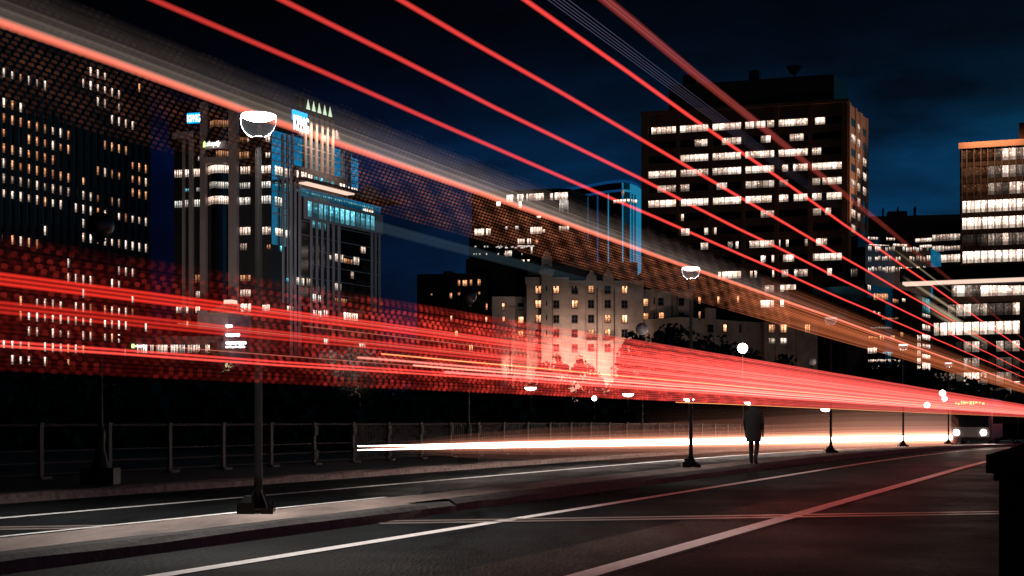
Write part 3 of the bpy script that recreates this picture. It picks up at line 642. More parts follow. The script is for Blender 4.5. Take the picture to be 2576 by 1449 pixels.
# signs
def panel(face, zf, x0, y0, x1, y1, d0, d1, m, name, par=None):
    mb = MB(); face.box(mb, *face.rect(zf, x0, y0, x1, y1), d0, d1); return B.part(name, mb, m, par)
sg = panel(fA, z3, 300, 400, 442, 500, .3, .8, E['blue'], 'sign')
s0, s1, a, b = fA.rect(z3, 306, 420, 438, 492)
text_on(B, fA, s0, a, s1, b, 'KPMG', E['white'], .86, 'lettering', parent=sg)
sg = MB(); c0, _ = fB.at(*z3(1308, 470)); c1, _ = fB.at(*z3(1462, 470)); zs0 = fB.at(*z3(1380, 520))[1]; zs1 = fB.at(*z3(1380, 385))[1]
for i in range(4):
    a0 = c0+(c1-c0)*i/4; fB.box(sg, a0+.1, a0+(c1-c0)/4-.2, zs0+.6, zs1, 1.0, 1.4)
sg = B.part('sign', sg, E['blue']); text_on(B, fB, c0, zs0-1.2, c1, zs0+(zs1-zs0)*.62, 'KPMG', E['white'], 1.5, 'lettering', parent=sg)
s0, s1, a, b = fA.rect(z3, 540, 705, 682, 768); sg = text_on(B, fA, s0, a, s1, b, 'shopify', E['white'], 2.2, 'sign', italic=.25)
bag = MB(); s0, s1, a, b = fA.rect(z3, 503, 705, 534, 770); c = (s0+s1)/2; w = s1-s0
pts = [(s0, a), (s1, a+.1), (s1-.15*w, a+.72*(b-a)), (c+.1*w, b), (c-.1*w, b), (s0+.12*w, a+.68*(b-a))]
bag.quad([fA.pt(x, z, 2.2) for x, z in pts]); bag.v = [tuple(Vector(v)-B.loc) for v in bag.v]; bag.build('bag_emblem', E['green'], sg)
lt = MB(); c0 = fW.at(*z3(2062, 1260))[0]; c1 = fW.at(*z3(2192, 1290))[0]
for k in range(9):
    c = c0+(c1-c0)*k/8; fW.box(lt, c-.25, c+.25, zcan+.6, zcan+random.uniform(1.5, 2.6), 1.0, 1.2)
    if k % 2: fW.box(lt, c+.25, c+.7, zcan+.6, zcan+.95, 1.0, 1.2)
B.part('roof_letters', lt, MT['granitec'])
# podium with lit name boards; pyramid shape built in place of a reflection
fP = fA.off(9, fA.at(*z4(640, 1000))[0], fA.at(*z4(940, 1000))[0])
zp = fP.at(*z4(700, 978))[1]; pm = MB(); B.prism(pm, [fP], 9, zp); B.part('podium', pm, MT['granitec'])
py = MB(); cA = fP.at(*z4(525, 975))[0]; cC = fP.at(*z4(790, 975))[0]; zt = fP.at(*z4(645, 878))[1]; cm = (cA+cC)/2; w = (cC-cA)*.16
lo_ = [fP.pt(cA, zp-.5, 1), fP.pt(cC, zp-.5, 1), fP.pt(cC, zp-.5, -6), fP.pt(cA, zp-.5, -6)]; up_ = [fP.pt(cm-w, zt-.6, -1.5), fP.pt(cm+w, zt-.6, -1.5), fP.pt(cm+w, zt-.6, -3.5), fP.pt(cm-w, zt-.6, -3.5)]
for i in range(7):
    f0, f1 = i/6, i/6
    for (A_, B_, C_, D_) in ((lo_[0], lo_[1], up_[0], up_[1]),):
        py.tube([A_.lerp(B_, f0), C_.lerp(D_, f1)], .13, 4)
for i in range(4): py.tube([lo_[i], lo_[(i+1) % 4]], .13, 4); py.tube([up_[i], up_[(i+1) % 4]], .15, 4); py.tube([lo_[i], up_[i]], .14, 4)
pr_ = B.part('reflection_frame', py, MT['tan'])
pl = MB(); pl.hexa(up_+[p+Vector((0, 0, .8)) for p in up_]); B.part('reflection_top', pl, E['soffit'], pr_)
for (x0, x1, y0, y1, nb) in ((690, 755, 1128, 1165, 6), (690, 830, 1220, 1258, 14), (690, 895, 1302, 1338, 22), (690, 885, 1343, 1372, 24)):
    s0, s1, a, b = fP.rect(z4, x0, y0, x1, y1); mb = MB()
    for k in range(nb):
        c = s0+(s1-s0)*(k+.5)/nb; w = (s1-s0)/nb*.38; tall = y0 < 1340
        fP.box(mb, c-w, c+w, a+random.uniform(0, .25)*(b-a), b-random.uniform(0, .2 if tall else .6)*(b-a), .2, .5)
    B.part('lit_board', mb, E['white'])
    mb = MB(); s0, s1, a, b = fP.rect(z4, 680, y1+4, 915, y1+12); fP.box(mb, s0, s1, a, b, .02, .5); B.part('board_shelf', mb, MT['black'])
B.finish(98)
# --- pavilion
fV = Face(*z12(1290, 402), *z12(2240, 412), 232); 
B = Bld('shop_pavilion', 'low flat-roofed shop pavilion with lit windows between the two left towers', fV, 'shop')
B.body([fV], 14, MT['black'])
rf = MB(); fV.box(rf, -1, fV.W+1, fV.h, fV.h+.5, -14, 1.5); B.part('roof', rf, MT['roofd'])
for (x0, x1, br) in ((1415, 1435, .8), (1450, 1515, 1), (1550, 1580, .6), (1610, 1725, .5), (1760, 1835, .7), (1850, 1905, .6), (1935, 2010, .4), (2020, 2055, .8), (2118, 2160, 1)):
    B.px(fV, z12, x0, 462, x1, 545, 'white' if x0 != 1850 else 'cool', br, 3, .1)
mb = MB(); s0, s1, a, b = fV.rect(z12, 1395, 460, 1500, 495); sg = text_on(B, fV, s0, a, s1, b, 'shopify', E['white'], .6, 'sign', italic=.25)
s0, s1, a, b = fV.rect(z12, 1358, 455, 1388, 497); fV.box(mb, s0, s1, a, b, .5, .6); mb.v = [tuple(Vector(v)-B.loc) for v in mb.v]; mb.build('emblem', E['green'], sg)
B.finish()
# --- dark blocks in the middle
f1 = Face(*z5(175, 1153), *z5(900, 1140), 300)
B = Bld('low_apartment_block', 'low dark block with a few warm windows left of the stone hotel', f1)
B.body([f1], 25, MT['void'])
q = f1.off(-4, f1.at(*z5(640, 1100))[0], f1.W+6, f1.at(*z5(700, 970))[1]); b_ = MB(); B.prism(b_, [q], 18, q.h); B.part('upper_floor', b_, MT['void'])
q0 = f1.off(-3, f1.at(*z5(415, 1100))[0], f1.at(*z5(500, 1100))[0]); b_ = MB(); B.prism(b_, [q0], 5, f1.h+.9, f1.h-.5); B.part('roof_plant', b_, MT['roofd'])
for (x0, y0, x1, y1, br) in ((598, 1213, 618, 1270, .7), (648, 1213, 691, 1270, .9), (722, 1209, 742, 1266, .6), (803, 1205, 828, 1266, .8), (515, 1345, 535, 1400, .9), (598, 1342, 618, 1370, .4), (650, 1340, 690, 1370, .9), (806, 1335, 824, 1362, .6), (318, 1352, 332, 1372, .5)):
    B.px(f1, z5, x0, y0, x1, y1, 'warm', br*1.3, 2, .06, fr=False)
for (x0, y0, x1, y1) in ((8, 445, 20, 498), (372, 555, 386, 615), (368, 690, 385, 740), (55, 835, 82, 890), (200, 980, 234, 1045), (5, 680, 20, 725)):
    B.px(f1, z6, x0, y0, x1, y1, 'warm', 1.3, 1, .06)
B.finish()
bl = ray(*z5(733, 1340), 290)
t = empty('globe_lamp', (bl.x, bl.y, -2.5), 'bright wall-high lamp before the low dark block', 'street lamp', 'small lit globe lamps in the distance')
p = MB(); p.lathe([(.1, 0), (.06, bl.z+2.2)], 8); p.build('pole', MT['pole'], t); g = MB(); g.lathe([(.6*math.sin(math.pi*k/8), -.6*math.cos(math.pi*k/8)) for k in range(9)], 14, (0, 0, bl.z+2.5)); g.build('globe', E['lampf'], t, True)
fG = Face(*z5(740, 302), *z5(1740, 268), 345); fG2 = Face(*z5(1740, 268), *z5(1935, 345), fG.P2.y)
B = Bld('glass_office_block', 'dark glass office block with blue right side behind the stone hotel', fG)
B.body([fG, fG2], 30, MT['gdark'])
g2 = MB(); fG2.box(g2, 0, fG2.W, 20, fG2.h-.2, .02, .1); 
B.part('side_glazing', g2, MT['gblue'])
g2 = MB()
for k in range(1, 14): fG2.box(g2, fG2.W*k/14-.08, fG2.W*k/14+.08, 20, fG2.h, .1, .3)
for k in range(9): fG2.box(g2, 0, fG2.W, fG2.h-k*3.9-.25, fG2.h-k*3.9, .1, .2)
B.part('mullion', g2, MT['black'])
q = fG.off(-6, fG.at(*z5(1220, 300))[0], fG.at(*z5(1620, 300))[0], fG.at(*z5(1400, 232))[1]); b_ = MB(); B.prism(b_, [q], 12, q.h, fG.h-1); B.part('penthouse', b_, MT['roofd'])
q = fG.off(.6, fG.at(*z5(718, 800))[0], fG.at(*z5(1380, 800))[0], fG.at(*z5(760, 757))[1]); b_ = MB(); B.prism(b_, [q], 6, q.h); B.part('lower_front', b_, MT['black'])
for (x0, y0, x1, y1, sty, br, nd) in ((1100, 335, 1165, 405, 'white', 1.2, 2), (1210, 328, 1272, 398, 'white', 1, 3), (1305, 322, 1395, 392, 'white', .6, 4), (1398, 318, 1482, 388, 'white', 1, 3), (1545, 318, 1576, 386, 'white', .8, 1), (1595, 310, 1728, 382, 'white', 1.2, 4), (995, 405, 1035, 450, 'white', 1.6, 1), (1225, 400, 1252, 470, 'white', 1, 1),
                                      (770, 685, 866, 750, 'white', 1.1, 3), (888, 682, 934, 746, 'white', 1, 2), (1345, 665, 1462, 732, 'white', 1, 4), (1470, 690, 1495, 722, 'white', .7, 1), (1640, 655, 1740, 700, 'white', .6, 4), (1410, 552, 1452, 572, 'white', 1.2, 1), (1085, 660, 1108, 690, 'cool', .5, 1), (1190, 655, 1222, 690, 'cool', .6, 2)):
    B.px(fG, z5, x0, y0, x1, y1, sty, br, nd, .08)
for k in range(9):
    x = 1645+k*10.5; B.px(fG, z5, x, 375+random.uniform(0, 20), x+5, 500+random.uniform(-30, 30), 'cool', .7, 1, .08)  # glowing strips stand in for a pale reflection in the glass
for (x0, y0, x1, y1, sty, br, nd) in ((1215, 788, 1282, 836, 'white', 1, 4), (1312, 785, 1348, 840, 'white', .9, 2), (1400, 795, 1420, 838, 'warm', .7, 1), (1085, 910, 1152, 965, 'white', .8, 4), (1350, 870, 1366, 935, 'white', .6, 1), (1005, 1005, 1032, 1068, 'white', .6, 1), (1040, 1005, 1066, 1068, 'white', 1.2, 1), (1072, 1002, 1104, 1068, 'white', 1.2, 1), (1112, 1005, 1138, 1068, 'white', .4, 1), (1142, 998, 1176, 1066, 'white', 1, 2), (1250, 1002, 1281, 1066, 'white', .8, 2), (1225, 1065, 1278, 1092, 'teal', .5, 2), (1315, 1000, 1335, 1018, 'white', 1.3, 1)):
    B.px(q, z5, x0, y0, x1, y1, sty, br, nd, .08)
for k in range(26):
    x = random.uniform(980, 1360); y = random.choice((862, 872, 880)); w = random.uniform(6, 26); B.px(q, z5, x, y-6, x+w, y+6, 'cool', .7, 1, .08)
for k in range(16):
    x = random.uniform(748, 940) if k % 2 else random.uniform(990, 1345); y = 945 if k % 3 else 868; w = random.uniform(6, 22); B.px(q, z5, x, y-9, x+w, y+9, 'cool', .6, 1, .08)
for (x0, x1, y0, y1) in ((1225, 1280, 1062, 1092),): B.px(q, z5, x0, y0, x1, y1, 'teal', .6, 3, .1)
B.finish()
# curved tower with blue-lit fins
pc = []; cB0 = ray(*z5(2050, 300), 372); 
hC = CH+(HV-z5(2200, 150)[1])*372/F
pl_ = ray(*z5(1400, 300), 392); 
def gp2(x, Y): u, v = z5(x, 300); return Vector(((u-CU)/F*Y, Y, 0))
arc = [gp2(1400, 400), gp2(1935, 386), gp2(2150, 380), gp2(2290, 378), gp2(2370, 379.5), gp2(2430, 383), gp2(2470, 388), gp2(2490, 395), gp2(2485, 420), gp2(1500, 440)]
fC = Face.pts(arc[1], arc[2], hC); B = Bld('curved_office_tower', 'dark rounded tower with blue-lit vertical fins beside the brown tower', fC)
mb = MB(); mb.prism(arc, GZ, hC); B.part('wall', mb, MT['gdark'])
z_b = CH+(HV-z5(2200, 285)[1])*378/F; nm = MB(); bl_ = MB(); win = []
for i in range(0, 7):
    a, b = arc[i], arc[i+1]; ff = Face.pts(a, b, hC)
    ff.box(nm if i < 3 else bl_, 0, ff.W, z_b-.35, z_b+.25, -.05, .25)
    ff.box(nm, 0, ff.W, hC-.4, hC+.3, -.05, .3)
    step = 3.4 if i < 2 else (2.4 if i < 3 else 1.7); k = max(1, int(ff.W/step))
    for j in range(k): 
        if i > 0: ff.box(nm if i < 2 else bl_, ff.W*j/k-.07, ff.W*j/k+.07, 20, z_b-.6, .0, .4)
        if i >= 3: ff.box(bl_, ff.W*j/k-.09, ff.W*j/k+.09, z_b+.4, hC-.5, .0, .4)
    if i >= 4: ff.box(bl_, 0, ff.W, hC-3, hC-.5, .02, .2)
B.part('fin', nm, E['fin_dim']); B.part('lit_fin', bl_, E['fin_blue'])
for (x0, x1, y0, y1) in ((2200, 2330, 382, 415), (2340, 2440, 380, 412)):
    B.px(Face.pts(arc[2], arc[3], hC) if x0 < 2300 else Face.pts(arc[3], arc[4], hC), z5, x0, y0, x1, y1, 'white', .9, 4, .06)
B.px(Face.pts(arc[1], arc[2], hC), z5, 2005, 310, 2028, 322, 'white', .9, 1, .06); B.px(Face.pts(arc[2], arc[3], hC), z5, 2285, 285, 2310, 345, 'warm', .5, 1, .06)
B.finish()
# --- brown tower
fA = Face(1615, 290, 2133, 257, 352); fB = Face(2133, 257, 2180, 300, fA.P2.y)
B = Bld('brown_office_tower', 'big brown office tower with rows of lit ribbon windows and orange side', fA)
B.body([fA, fB], 40, MT['brown'])
q = Face.pts(fA.pt(fA.at(*z7(430, 500))[0], 0, -3), fA.pt(fA.at(*z7(2140, 400))[0], 0, -3), fA.at(*z7(1270, 150))[1])
q2 = Face.pts(q.P2, q.P2+fB.t*fB.W*.72, q.h); mb = MB(); B.prism(mb, [q, q2], 20, q.h, fA.h-1); B.part('penthouse', mb, MT['roofd'])
mb = MB(); q2.box(mb, .1, q2.W, fA.h+1, q.h, .0, .1); B.part('penthouse_side', mb, MT['tan'])
mb = MB(); 
for (x0, x1, y) in ((1265, 1370, 150), (580, 720, 215)):
    mb = MB(); a0, a1 = q.at(*z7(x0, y))[0], q.at(*z7(x1, y))[0]; q.box(mb, a0, a1, q.h, q.h+2.8, -6, -2); B.part('roof_plant', mb, MT['roofd'])
mb = MB(); c = q.at(*z7(1730, 140))[0]; mb.lathe([(.15, 0), (.15, 1.2), (.9, 1.6), (1.9, 3.0), (1.9, 3.2), (.2, 2.2)], 14, tuple(q.pt(c, q.h, -3))); B.part('satellite_dish', mb, MT['roofd'])
bays = [(245, 530), (570, 862), (905, 1200), (1242, 1540), (1585, 1885), (1930, 2235)]
zA = fA.at(*z7(2080, 600))[1]; fl = (fA.at(*z7(2080, 600))[1]-fA.at(*z7(2080, 1380))[1])/5
wl_ = MB(); gz_ = MB()
bs = [(fA.at(*z7(a, 900))[0], fA.at(*z7(b, 900))[0]) for a, b in bays]
edges = [0]+[(bs[i][1]+bs[i+1][0])/2 for i in range(5)]+[fA.W]
zc = [zA-fl*k for k in range(20)]
hw = fl*.245
for i in range(7):
    c = edges[i]; lo_e = (0 if i == 0 else bs[i-1][1]); hi_e = (bs[i][0] if i < 6 else fA.W)
    fA.box(wl_, lo_e, hi_e, GZ, fA.h-.1, 0, .9)
for k in range(19):
    for (a, b) in bs:
        fA.box(wl_, a, b, zc[k]-fl+hw, zc[k]-hw, 0, .55)
        fA.box(gz_, a, b, zc[k]-hw, zc[k]+hw, 0, .03)
        if k < 14:
            nrib = 22
            for j in range(nrib): 
                x = a+(b-a)*(j+.5)/nrib; fA.box(wl_, x-.12, x+.12, zc[k]-fl+hw, zc[k]-hw, .55, .66)
for (a, b) in bs: fA.box(wl_, a, b, zc[0]+hw, fA.h-.1, 0, .55)
fA.box(wl_, -.2, fA.W+.3, fA.h-.1, fA.h+.7, -.5, 1.0)
B.part('facade_grid', wl_, MT['brown']); B.part('glazing', gz_, MT['gdark'])
rows = {0: [(275, 530, 1), (570, 862, 1), (905, 1200, 1), (1242, 1330, .8), (1345, 1445, .8), (1465, 1540, .6), (1585, 1885, .9), (1960, 2060, 1)], 1: [(720, 850, .6), (1000, 1195, .6), (1450, 1500, 1), (1400, 1440, .3), (1700, 1840, .6)],
        2: [(575, 715, .9), (720, 862, 1), (905, 1200, .9), (1242, 1390, .7), (1392, 1540, 1.1), (1585, 1885, 1.1), (1930, 2020, .5)], 3: [(245, 530, .9), (575, 862, .5), (905, 1050, .5), (1055, 1200, 1.1), (1245, 1540, 1), (1620, 1680, .8), (1735, 1885, .9), (1930, 2235, 1.2)],
        4: [(335, 530, .35), (575, 662, .45), (945, 1050, .35), (1245, 1540, .35), (1590, 1680, .15), (1932, 2010, .3), (2035, 2232, .6)], 5: [(245, 530, 1.2), (580, 865, 1.2), (910, 1200, 1.2), (1245, 1510, 1), (1590, 1680, 1.1), (1740, 1885, .9), (1932, 2025, .9), (2080, 2235, .9)],
        6: [(580, 605, 1), (1400, 1540, .35), (1938, 2020, .3), (2062, 2122, .7)], 7: [(580, 665, .6), (818, 866, .5), (920, 942, .7)], 8: [(782, 870, .5), (1060, 1110, .2), (1142, 1168, .8), (1285, 1545, .8), (1590, 1600, .8), (1660, 1685, 1), (1855, 1885, .3), (1970, 2080, .7)],
        9: [(1400, 1450, .8), (1512, 1545, 1), (1630, 1742, 1), (1938, 2240, .8)], 10: [(960, 990, .6), (1003, 1210, 1.3), (1290, 1315, .5), (1335, 1358, 1), (1518, 1545, 1), (1615, 1680, .4), (1745, 1885, .5), (2085, 2130, 1)], 11: [(1440, 1548, .5), (1600, 1760, .7)],
        12: [(1400, 1550, 1.2), (1600, 1745, 1.2), (1750, 1895, 1), (1940, 2205, .5), (2205, 2242, 1.1)], 13: [(1855, 1885, .4)], 14: [(2000, 2100, .4)]}
for k, lst in rows.items():
    for (a, b, br) in lst:
        a0, b0 = fA.at(*z7(a, 900))[0], fA.at(*z7(b, 900))[0]; nd = max(1, round((b-a)/55))
        B.win(fA, a0, b0, zc[k]-hw+.04, zc[k]+hw-.04, 'white', br*.95, nd, .08)
cols = [(2312, 2362), (2376, 2410), (2432, 2474)]
sB = [(fB.at(*z7(a, 700))[0], fB.at(*z7(b, 700))[0]) for a, b in cols]; wl_ = MB()
sd = MB(); fB.box(sd, .02, fB.W, GZ, fB.h-.05, 0, .12); B.part('side_wall', sd, MT['tan'])
for (a, b) in ((0, sB[0][0]), (sB[0][1], sB[1][0]), (sB[1][1], sB[2][0]), (sB[2][1], fB.W)): fB.box(wl_, a, b, GZ, fB.h, .12, .45)
B.part('side_pier', wl_, MT['tan'])
for k in range(15):
    for j, (a, b) in enumerate(sB):
        on = (random.random() < .42) or (j == 1 and k < 5)
        B.win(fB, a+.1, b-.1, zc[k]-hw, zc[k]+hw, 'white' if on else 'blue', random.uniform(.5, .9), 4, .2)
B.finish(97)
ld = bpy.data.lights.new('facade_fill', 'SPOT'); ld.energy = 110000; ld.color = (1, .5, .28); ld.shadow_soft_size = 2; ld.spot_size = math.radians(95); ld.spot_blend = 1  # added spot in mid-air for the orange light on the side
lo = bpy.data.objects.new('facade_fill', ld); COL.objects.link(lo); q = Vector((102, 329, 22)); lo.location = q; lo.rotation_euler = (fB.pt(fB.W*.5, 50, 0)-q).to_track_quat('-Z', 'Y').to_euler()
# --- stone hotel
fH = Face(*z6(790, 362), *z6(1995, 362), 292)
B = Bld('stone_hotel', 'pale limestone hotel with gables and small square windows, floodlit from below', fH, 'hotel')
zpar = fH.at(*z6(1100, 282))[1]; zcor = fH.h
body = MB(); B.prism(body, [fH], 22, zpar-.6)
fH.box(body, -.3, fH.W*.36, zcor+.2, zpar, 0, .5); fH.box(body, fH.W*.36, fH.W, zcor+.2, zpar-.7, 0, .3)
c0, zt0 = fH.at(*z6(940, 95)); c1, _ = fH.at(*z6(1050, 95)); ca, za = fH.at(*z6(992, 5))
fH.box(body, c0, c1, GZ, zt0, 0, 2.2)
for (d0, d1) in ((2.2, 2.2),):
    body.v += [tuple(fH.pt(c0, zt0, 0)), tuple(fH.pt(c1, zt0, 0)), tuple(fH.pt(ca, za, 0)), tuple(fH.pt(c0, zt0, 2.2)), tuple(fH.pt(c1, zt0, 2.2)), tuple(fH.pt(ca, za, 2.2))]
    i = len(body.v)-6; body.f += [(i+3, i+4, i+5), (i+2, i+1, i), (i, i+3, i+5, i+2), (i+4, i+1, i+2, i+5)]; body.m += [0]*4
for (xl, xr, ya, top) in ((1402, 1508, 290, 212), (1572, 1685, 285, 195)):
    a0, zz = fH.at(*z6(xl, ya)); a1, _ = fH.at(*z6(xr, ya)); am, zt = fH.at(*z6((xl+xr)/2, top)); zb_ = zcor-13
    fH.box(body, a0, a1, zb_, zz, .0, .7); w = a1-a0
    ol = [(a0, zz), (a1, zz), (a1-.08*w, zz+.35*(zt-zz)), (a1-.25*w, zz+.5*(zt-zz)), (am+.12*w, zt), (am-.12*w, zt), (a0+.25*w, zz+.5*(zt-zz)), (a0+.08*w, zz+.35*(zt-zz))]
    body.quad([fH.pt(x, z, .7) for x, z in ol]); body.quad([fH.pt(x, z, .0) for x, z in reversed(ol)])
    for k in range(len(ol)):
        (xa, zq), (xb, zw) = ol[k], ol[(k+1) % len(ol)]; body.quad([fH.pt(xa, zq, 0), fH.pt(xb, zw, 0), fH.pt(xb, zw, .7), fH.pt(xa, zq, .7)])
B.part('wall', body, MT['stone'])
den = MB(); x = .5
while x < fH.W*.97:
    if not (c0-.3 < x < c1+.3): fH.box(den, x, x+.35, zcor-.7, zcor+.2, 0, .45)
    x += .75
B.part('corbel_table', den, MT['stone'])
ro = MB(); fH.box(ro, 1, fH.W-1, zpar-.7, zpar+3.4, -20, -2.5)
for (xl, xr, y0) in ((805, 925, 150), (1055, 1205, 148)): 
    a0, zt = fH.at(*z6(xl, y0)); a1, _ = fH.at(*z6(xr, y0)); fH.box(ro, a0, a1, zpar-.5, zt, -8, -1.5)
B.part('roof', ro, MT['roofd'])
tu = MB(); cc, zt = fH.at(*z6(992, 235)); _, zb_ = fH.at(*z6(992, 328)); tu.lathe([(.15, zb_-.2), (.7, zb_+.5), (1.5, zb_+1.3), (1.6, zt), (1.7, zt), (1.7, zt+.3), (.1, zt+1.6)], 14, tuple(fH.pt(cc, 0, 2.4))); B.part('oriel', tu, MT['stone'])
pipe = MB()
for x in (1052, 1512, 1688): 
    c, _ = fH.at(*z6(x, 500)); fH.box(pipe, c-.15, c+.15, 0, zcor-.7, .0, .2)
B.part('drainpipe', pipe, MT['black'])
wy = (410, 558, 710, 857, 1008); wx = (910, 1095, 1285, 1451, 1622, 1797)
on = {(910, 0): 1.3, (1095, 0): 1.1, (1451, 0): .5, (1797, 0): 1.3, (910, 1): 1.1, (1285, 1): 1.5, (910, 2): .8, (1622, 2): 1.2, (1797, 2): 2.2, (1451, 3): .5, (1622, 3): 1}
for x in wx:
    for k, y in enumerate(wy):
        br = on.get((x, k)); d = .75 if x in (1451, 1622) else .04
        B.px(fH, z6, x-26, y-37, x+26, y+37, 'warm' if br else 'dark', (br or 0)*1.2, 2, d, fr=True)
for k, y in enumerate((408, 560, 705, 858)): B.px(fH, z6, 988, y-25, 998, y+25, 'dark', 0, 1, 2.25)
B.px(fH, z6, 985, 160, 1003, 210, 'teal', .3, 1, 2.25)
bal = MB()
for (xl, xr) in ((1400, 1512), (1570, 1685)):
    a0, zz = fH.at(*z6(xl, 925)); a1, _ = fH.at(*z6(xr, 925)); fH.box(bal, a0, a1, zz-.2, zz, .7, 1.7)
    for k in range(9): x = a0+(a1-a0)*k/8; fH.box(bal, x-.04, x+.04, zz, zz+.9, 1.6, 1.68)
    fH.box(bal, a0, a1, zz+.9, zz+1, 1.58, 1.7)
B.part('balcony', bal, MT['black'])
# left and right wings
fL = fH.off(-5, fH.at(*z6(430, 600))[0], .2, fH.at(*z6(600, 458))[1]); mb = MB(); B.prism(mb, [fL], 18, fL.h); fL.box(mb, -.2, fL.W, fL.h-2.6, fL.h-2.2, 0, .3); B.part('left_wing', mb, MT['stone'])
for (x, y, br) in ((550, 582, .9), (727, 578, 0), (552, 722, 1.0), (730, 722, 1.2), (730, 865, .5)): B.px(fL, z6, x-(12 if x < 600 else 24), y-32, x+(12 if x < 600 else 24), y+32, 'warm' if br else 'dark', br*1.3, 1, .04, fr=True)
fK = fH.off(3, fH.at(*z6(487, 800))[0], fH.at(*z6(640, 800))[0], fH.at(*z6(560, 742))[1]); mb = MB(); B.prism(mb, [fK], 8, fK.h); fK.box(mb, -.3, fK.W+.3, fK.h-2.0, fK.h-1.7, 0, .3); B.part('porch', mb, MT['stone'])
for x in (530, 594, 626): B.px(fK, z6, x-9, 825, x+9, 892, 'dark', 0, 1, .04)
fR = fH.off(-2.5, fH.W, fH.at(*z6(2480, 450))[0], fH.at(*z6(2100, 395))[1]); mb = MB(); B.prism(mb, [fR], 20, fR.h)
for (xl, xr) in ((2125, 2275), (2340, 2460)): 
    a0, _ = fR.at(*z6(xl, 600)); a1, _ = fR.at(*z6(xr, 600)); fR.box(mb, a0, a1, GZ, fR.h-.5, 0, 1.2)
B.part('right_wing', mb, MT['stone'])
for (x, y, br, w) in ((1985, 542, .9, 20), (1985, 690, 1.2, 22), (2070, 525, 0, 6), (2070, 680, 0, 6)): B.px(fR, z6, x-w+34, y-36, x+w+34, y+36, 'warm' if br else 'dark', br*1.2, 1, .05, fr=w > 10)
for (x, y, br) in ((2172, 688, 1.1), (2165, 535, 0), (2376, 538, 0), (2376, 685, 0)): B.px(fR, z6, x-24, y-36, x+24, y+36, 'warm' if br else 'dark', br*1.2, 1, 1.25, fr=True)
for (x, y) in ((760, 1040), (955, 1035), (1155, 1030), (180, 1060)): B.px(fR, z8, x-10, y-35, x+10, y+35, 'warm', 1.1, 1, 1.3)
rr = MB(); fR.box(rr, 0, fR.W, fR.h, fR.h+4, -18, -3); B.part('right_roof', rr, MT['roofd'])
fS = Face(*z8(560, 1205), *z8(1430, 1265), 285); mb = MB(); B.prism(mb, [fS], 14, fS.h); fS.box(mb, -.2, fS.W+.2, fS.h-3.6, fS.h-3.2, 0, .3)
a0, a1 = fS.at(*z8(822, 1250))[0], fS.at(*z8(915, 1250))[0]; fS.box(mb, a0, a1, GZ, fS.h+2.2, 0, .6); B.part('low_wing', mb, MT['stone'])
for (x, y, br, w) in ((855, 1322, 0, 26), (1026, 1320, 1.2, 16), (1185, 1322, 0, 6), (765, 1185, .3, 10)): B.px(fS, z8, x-w, y-36, x+w, y+36, 'warm' if br else 'dark', br*1.4, 1, .65 if x == 855 else .05, fr=True)
fT = Face(*z8(1430, 1255), *z8(1985, 1262), 300); mb = MB(); B.prism(mb, [fT], 10, fT.h)
for x in (1430, 1545, 1665, 1760): a0 = fT.at(*z8(x, 1300))[0]; fT.box(mb, a0, a0+1, GZ, fT.h, 0, .4)
B.part('end_wing', mb, MT['stone'])
for (x0, x1, br) in ((1436, 1538, .6), (1578, 1660, 1.3), (1856, 1902, 1.2)): B.px(fT, z8, x0, 1285, x1, 1362, 'warm', br, 3, .05)
for (x0, x1, br) in ((1436, 1538, .4), (1570, 1660, .9)): B.px(fT, z8, x0, 1425, x1, 1475, 'white', br, 3, .05)
sp = MB(); c = ray(*z8(597, 420), 318); base = ray(*z8(597, 640), 318); sp.lathe([(2.6, base.z-18), (2.6, base.z-1), (2.3, base.z), (.9, base.z+(c.z-base.z)*.45), (.12, c.z-1), (.05, c.z)], 8, (c.x, c.y, 0)); 
B.part('spire', sp, MT['roofd'])
B.finish(97)
def flood(face, x, s, d, aim_z, en, col, size=110):
    ld = bpy.data.lights.new('floodlight', 'SPOT'); ld.energy = en; ld.color = col; ld.shadow_soft_size = .6; ld.spot_size = math.radians(size); ld.spot_blend = 1
    lo = bpy.data.objects.new('floodlight', ld); COL.objects.link(lo); q = face.pt(s, x, d); lo.location = q; lo.rotation_euler = (face.pt(s, aim_z, 0)-q).to_track_quat('-Z', 'Y').to_euler()
flood(fH, 12, fH.W*.28, 14, 14, 8500, (1, .62, .48)); flood(fH, 11, fH.W*.5, 12, 13, 9000, (1, .62, .48)); flood(fH, 11, fH.W*.68, 12, 13, 9000, (1, .62, .48)); flood(fL, 12, fL.W*.6, 12, 13, 2600, (1, .6, .45), 80)
flood(fH, 15, fH.W*.5, 55, 30, 7500, (1, .82, .7), 70); flood(fS, 6, fS.W*.4, 45, 16, 1500, (1, .7, .55), 110)
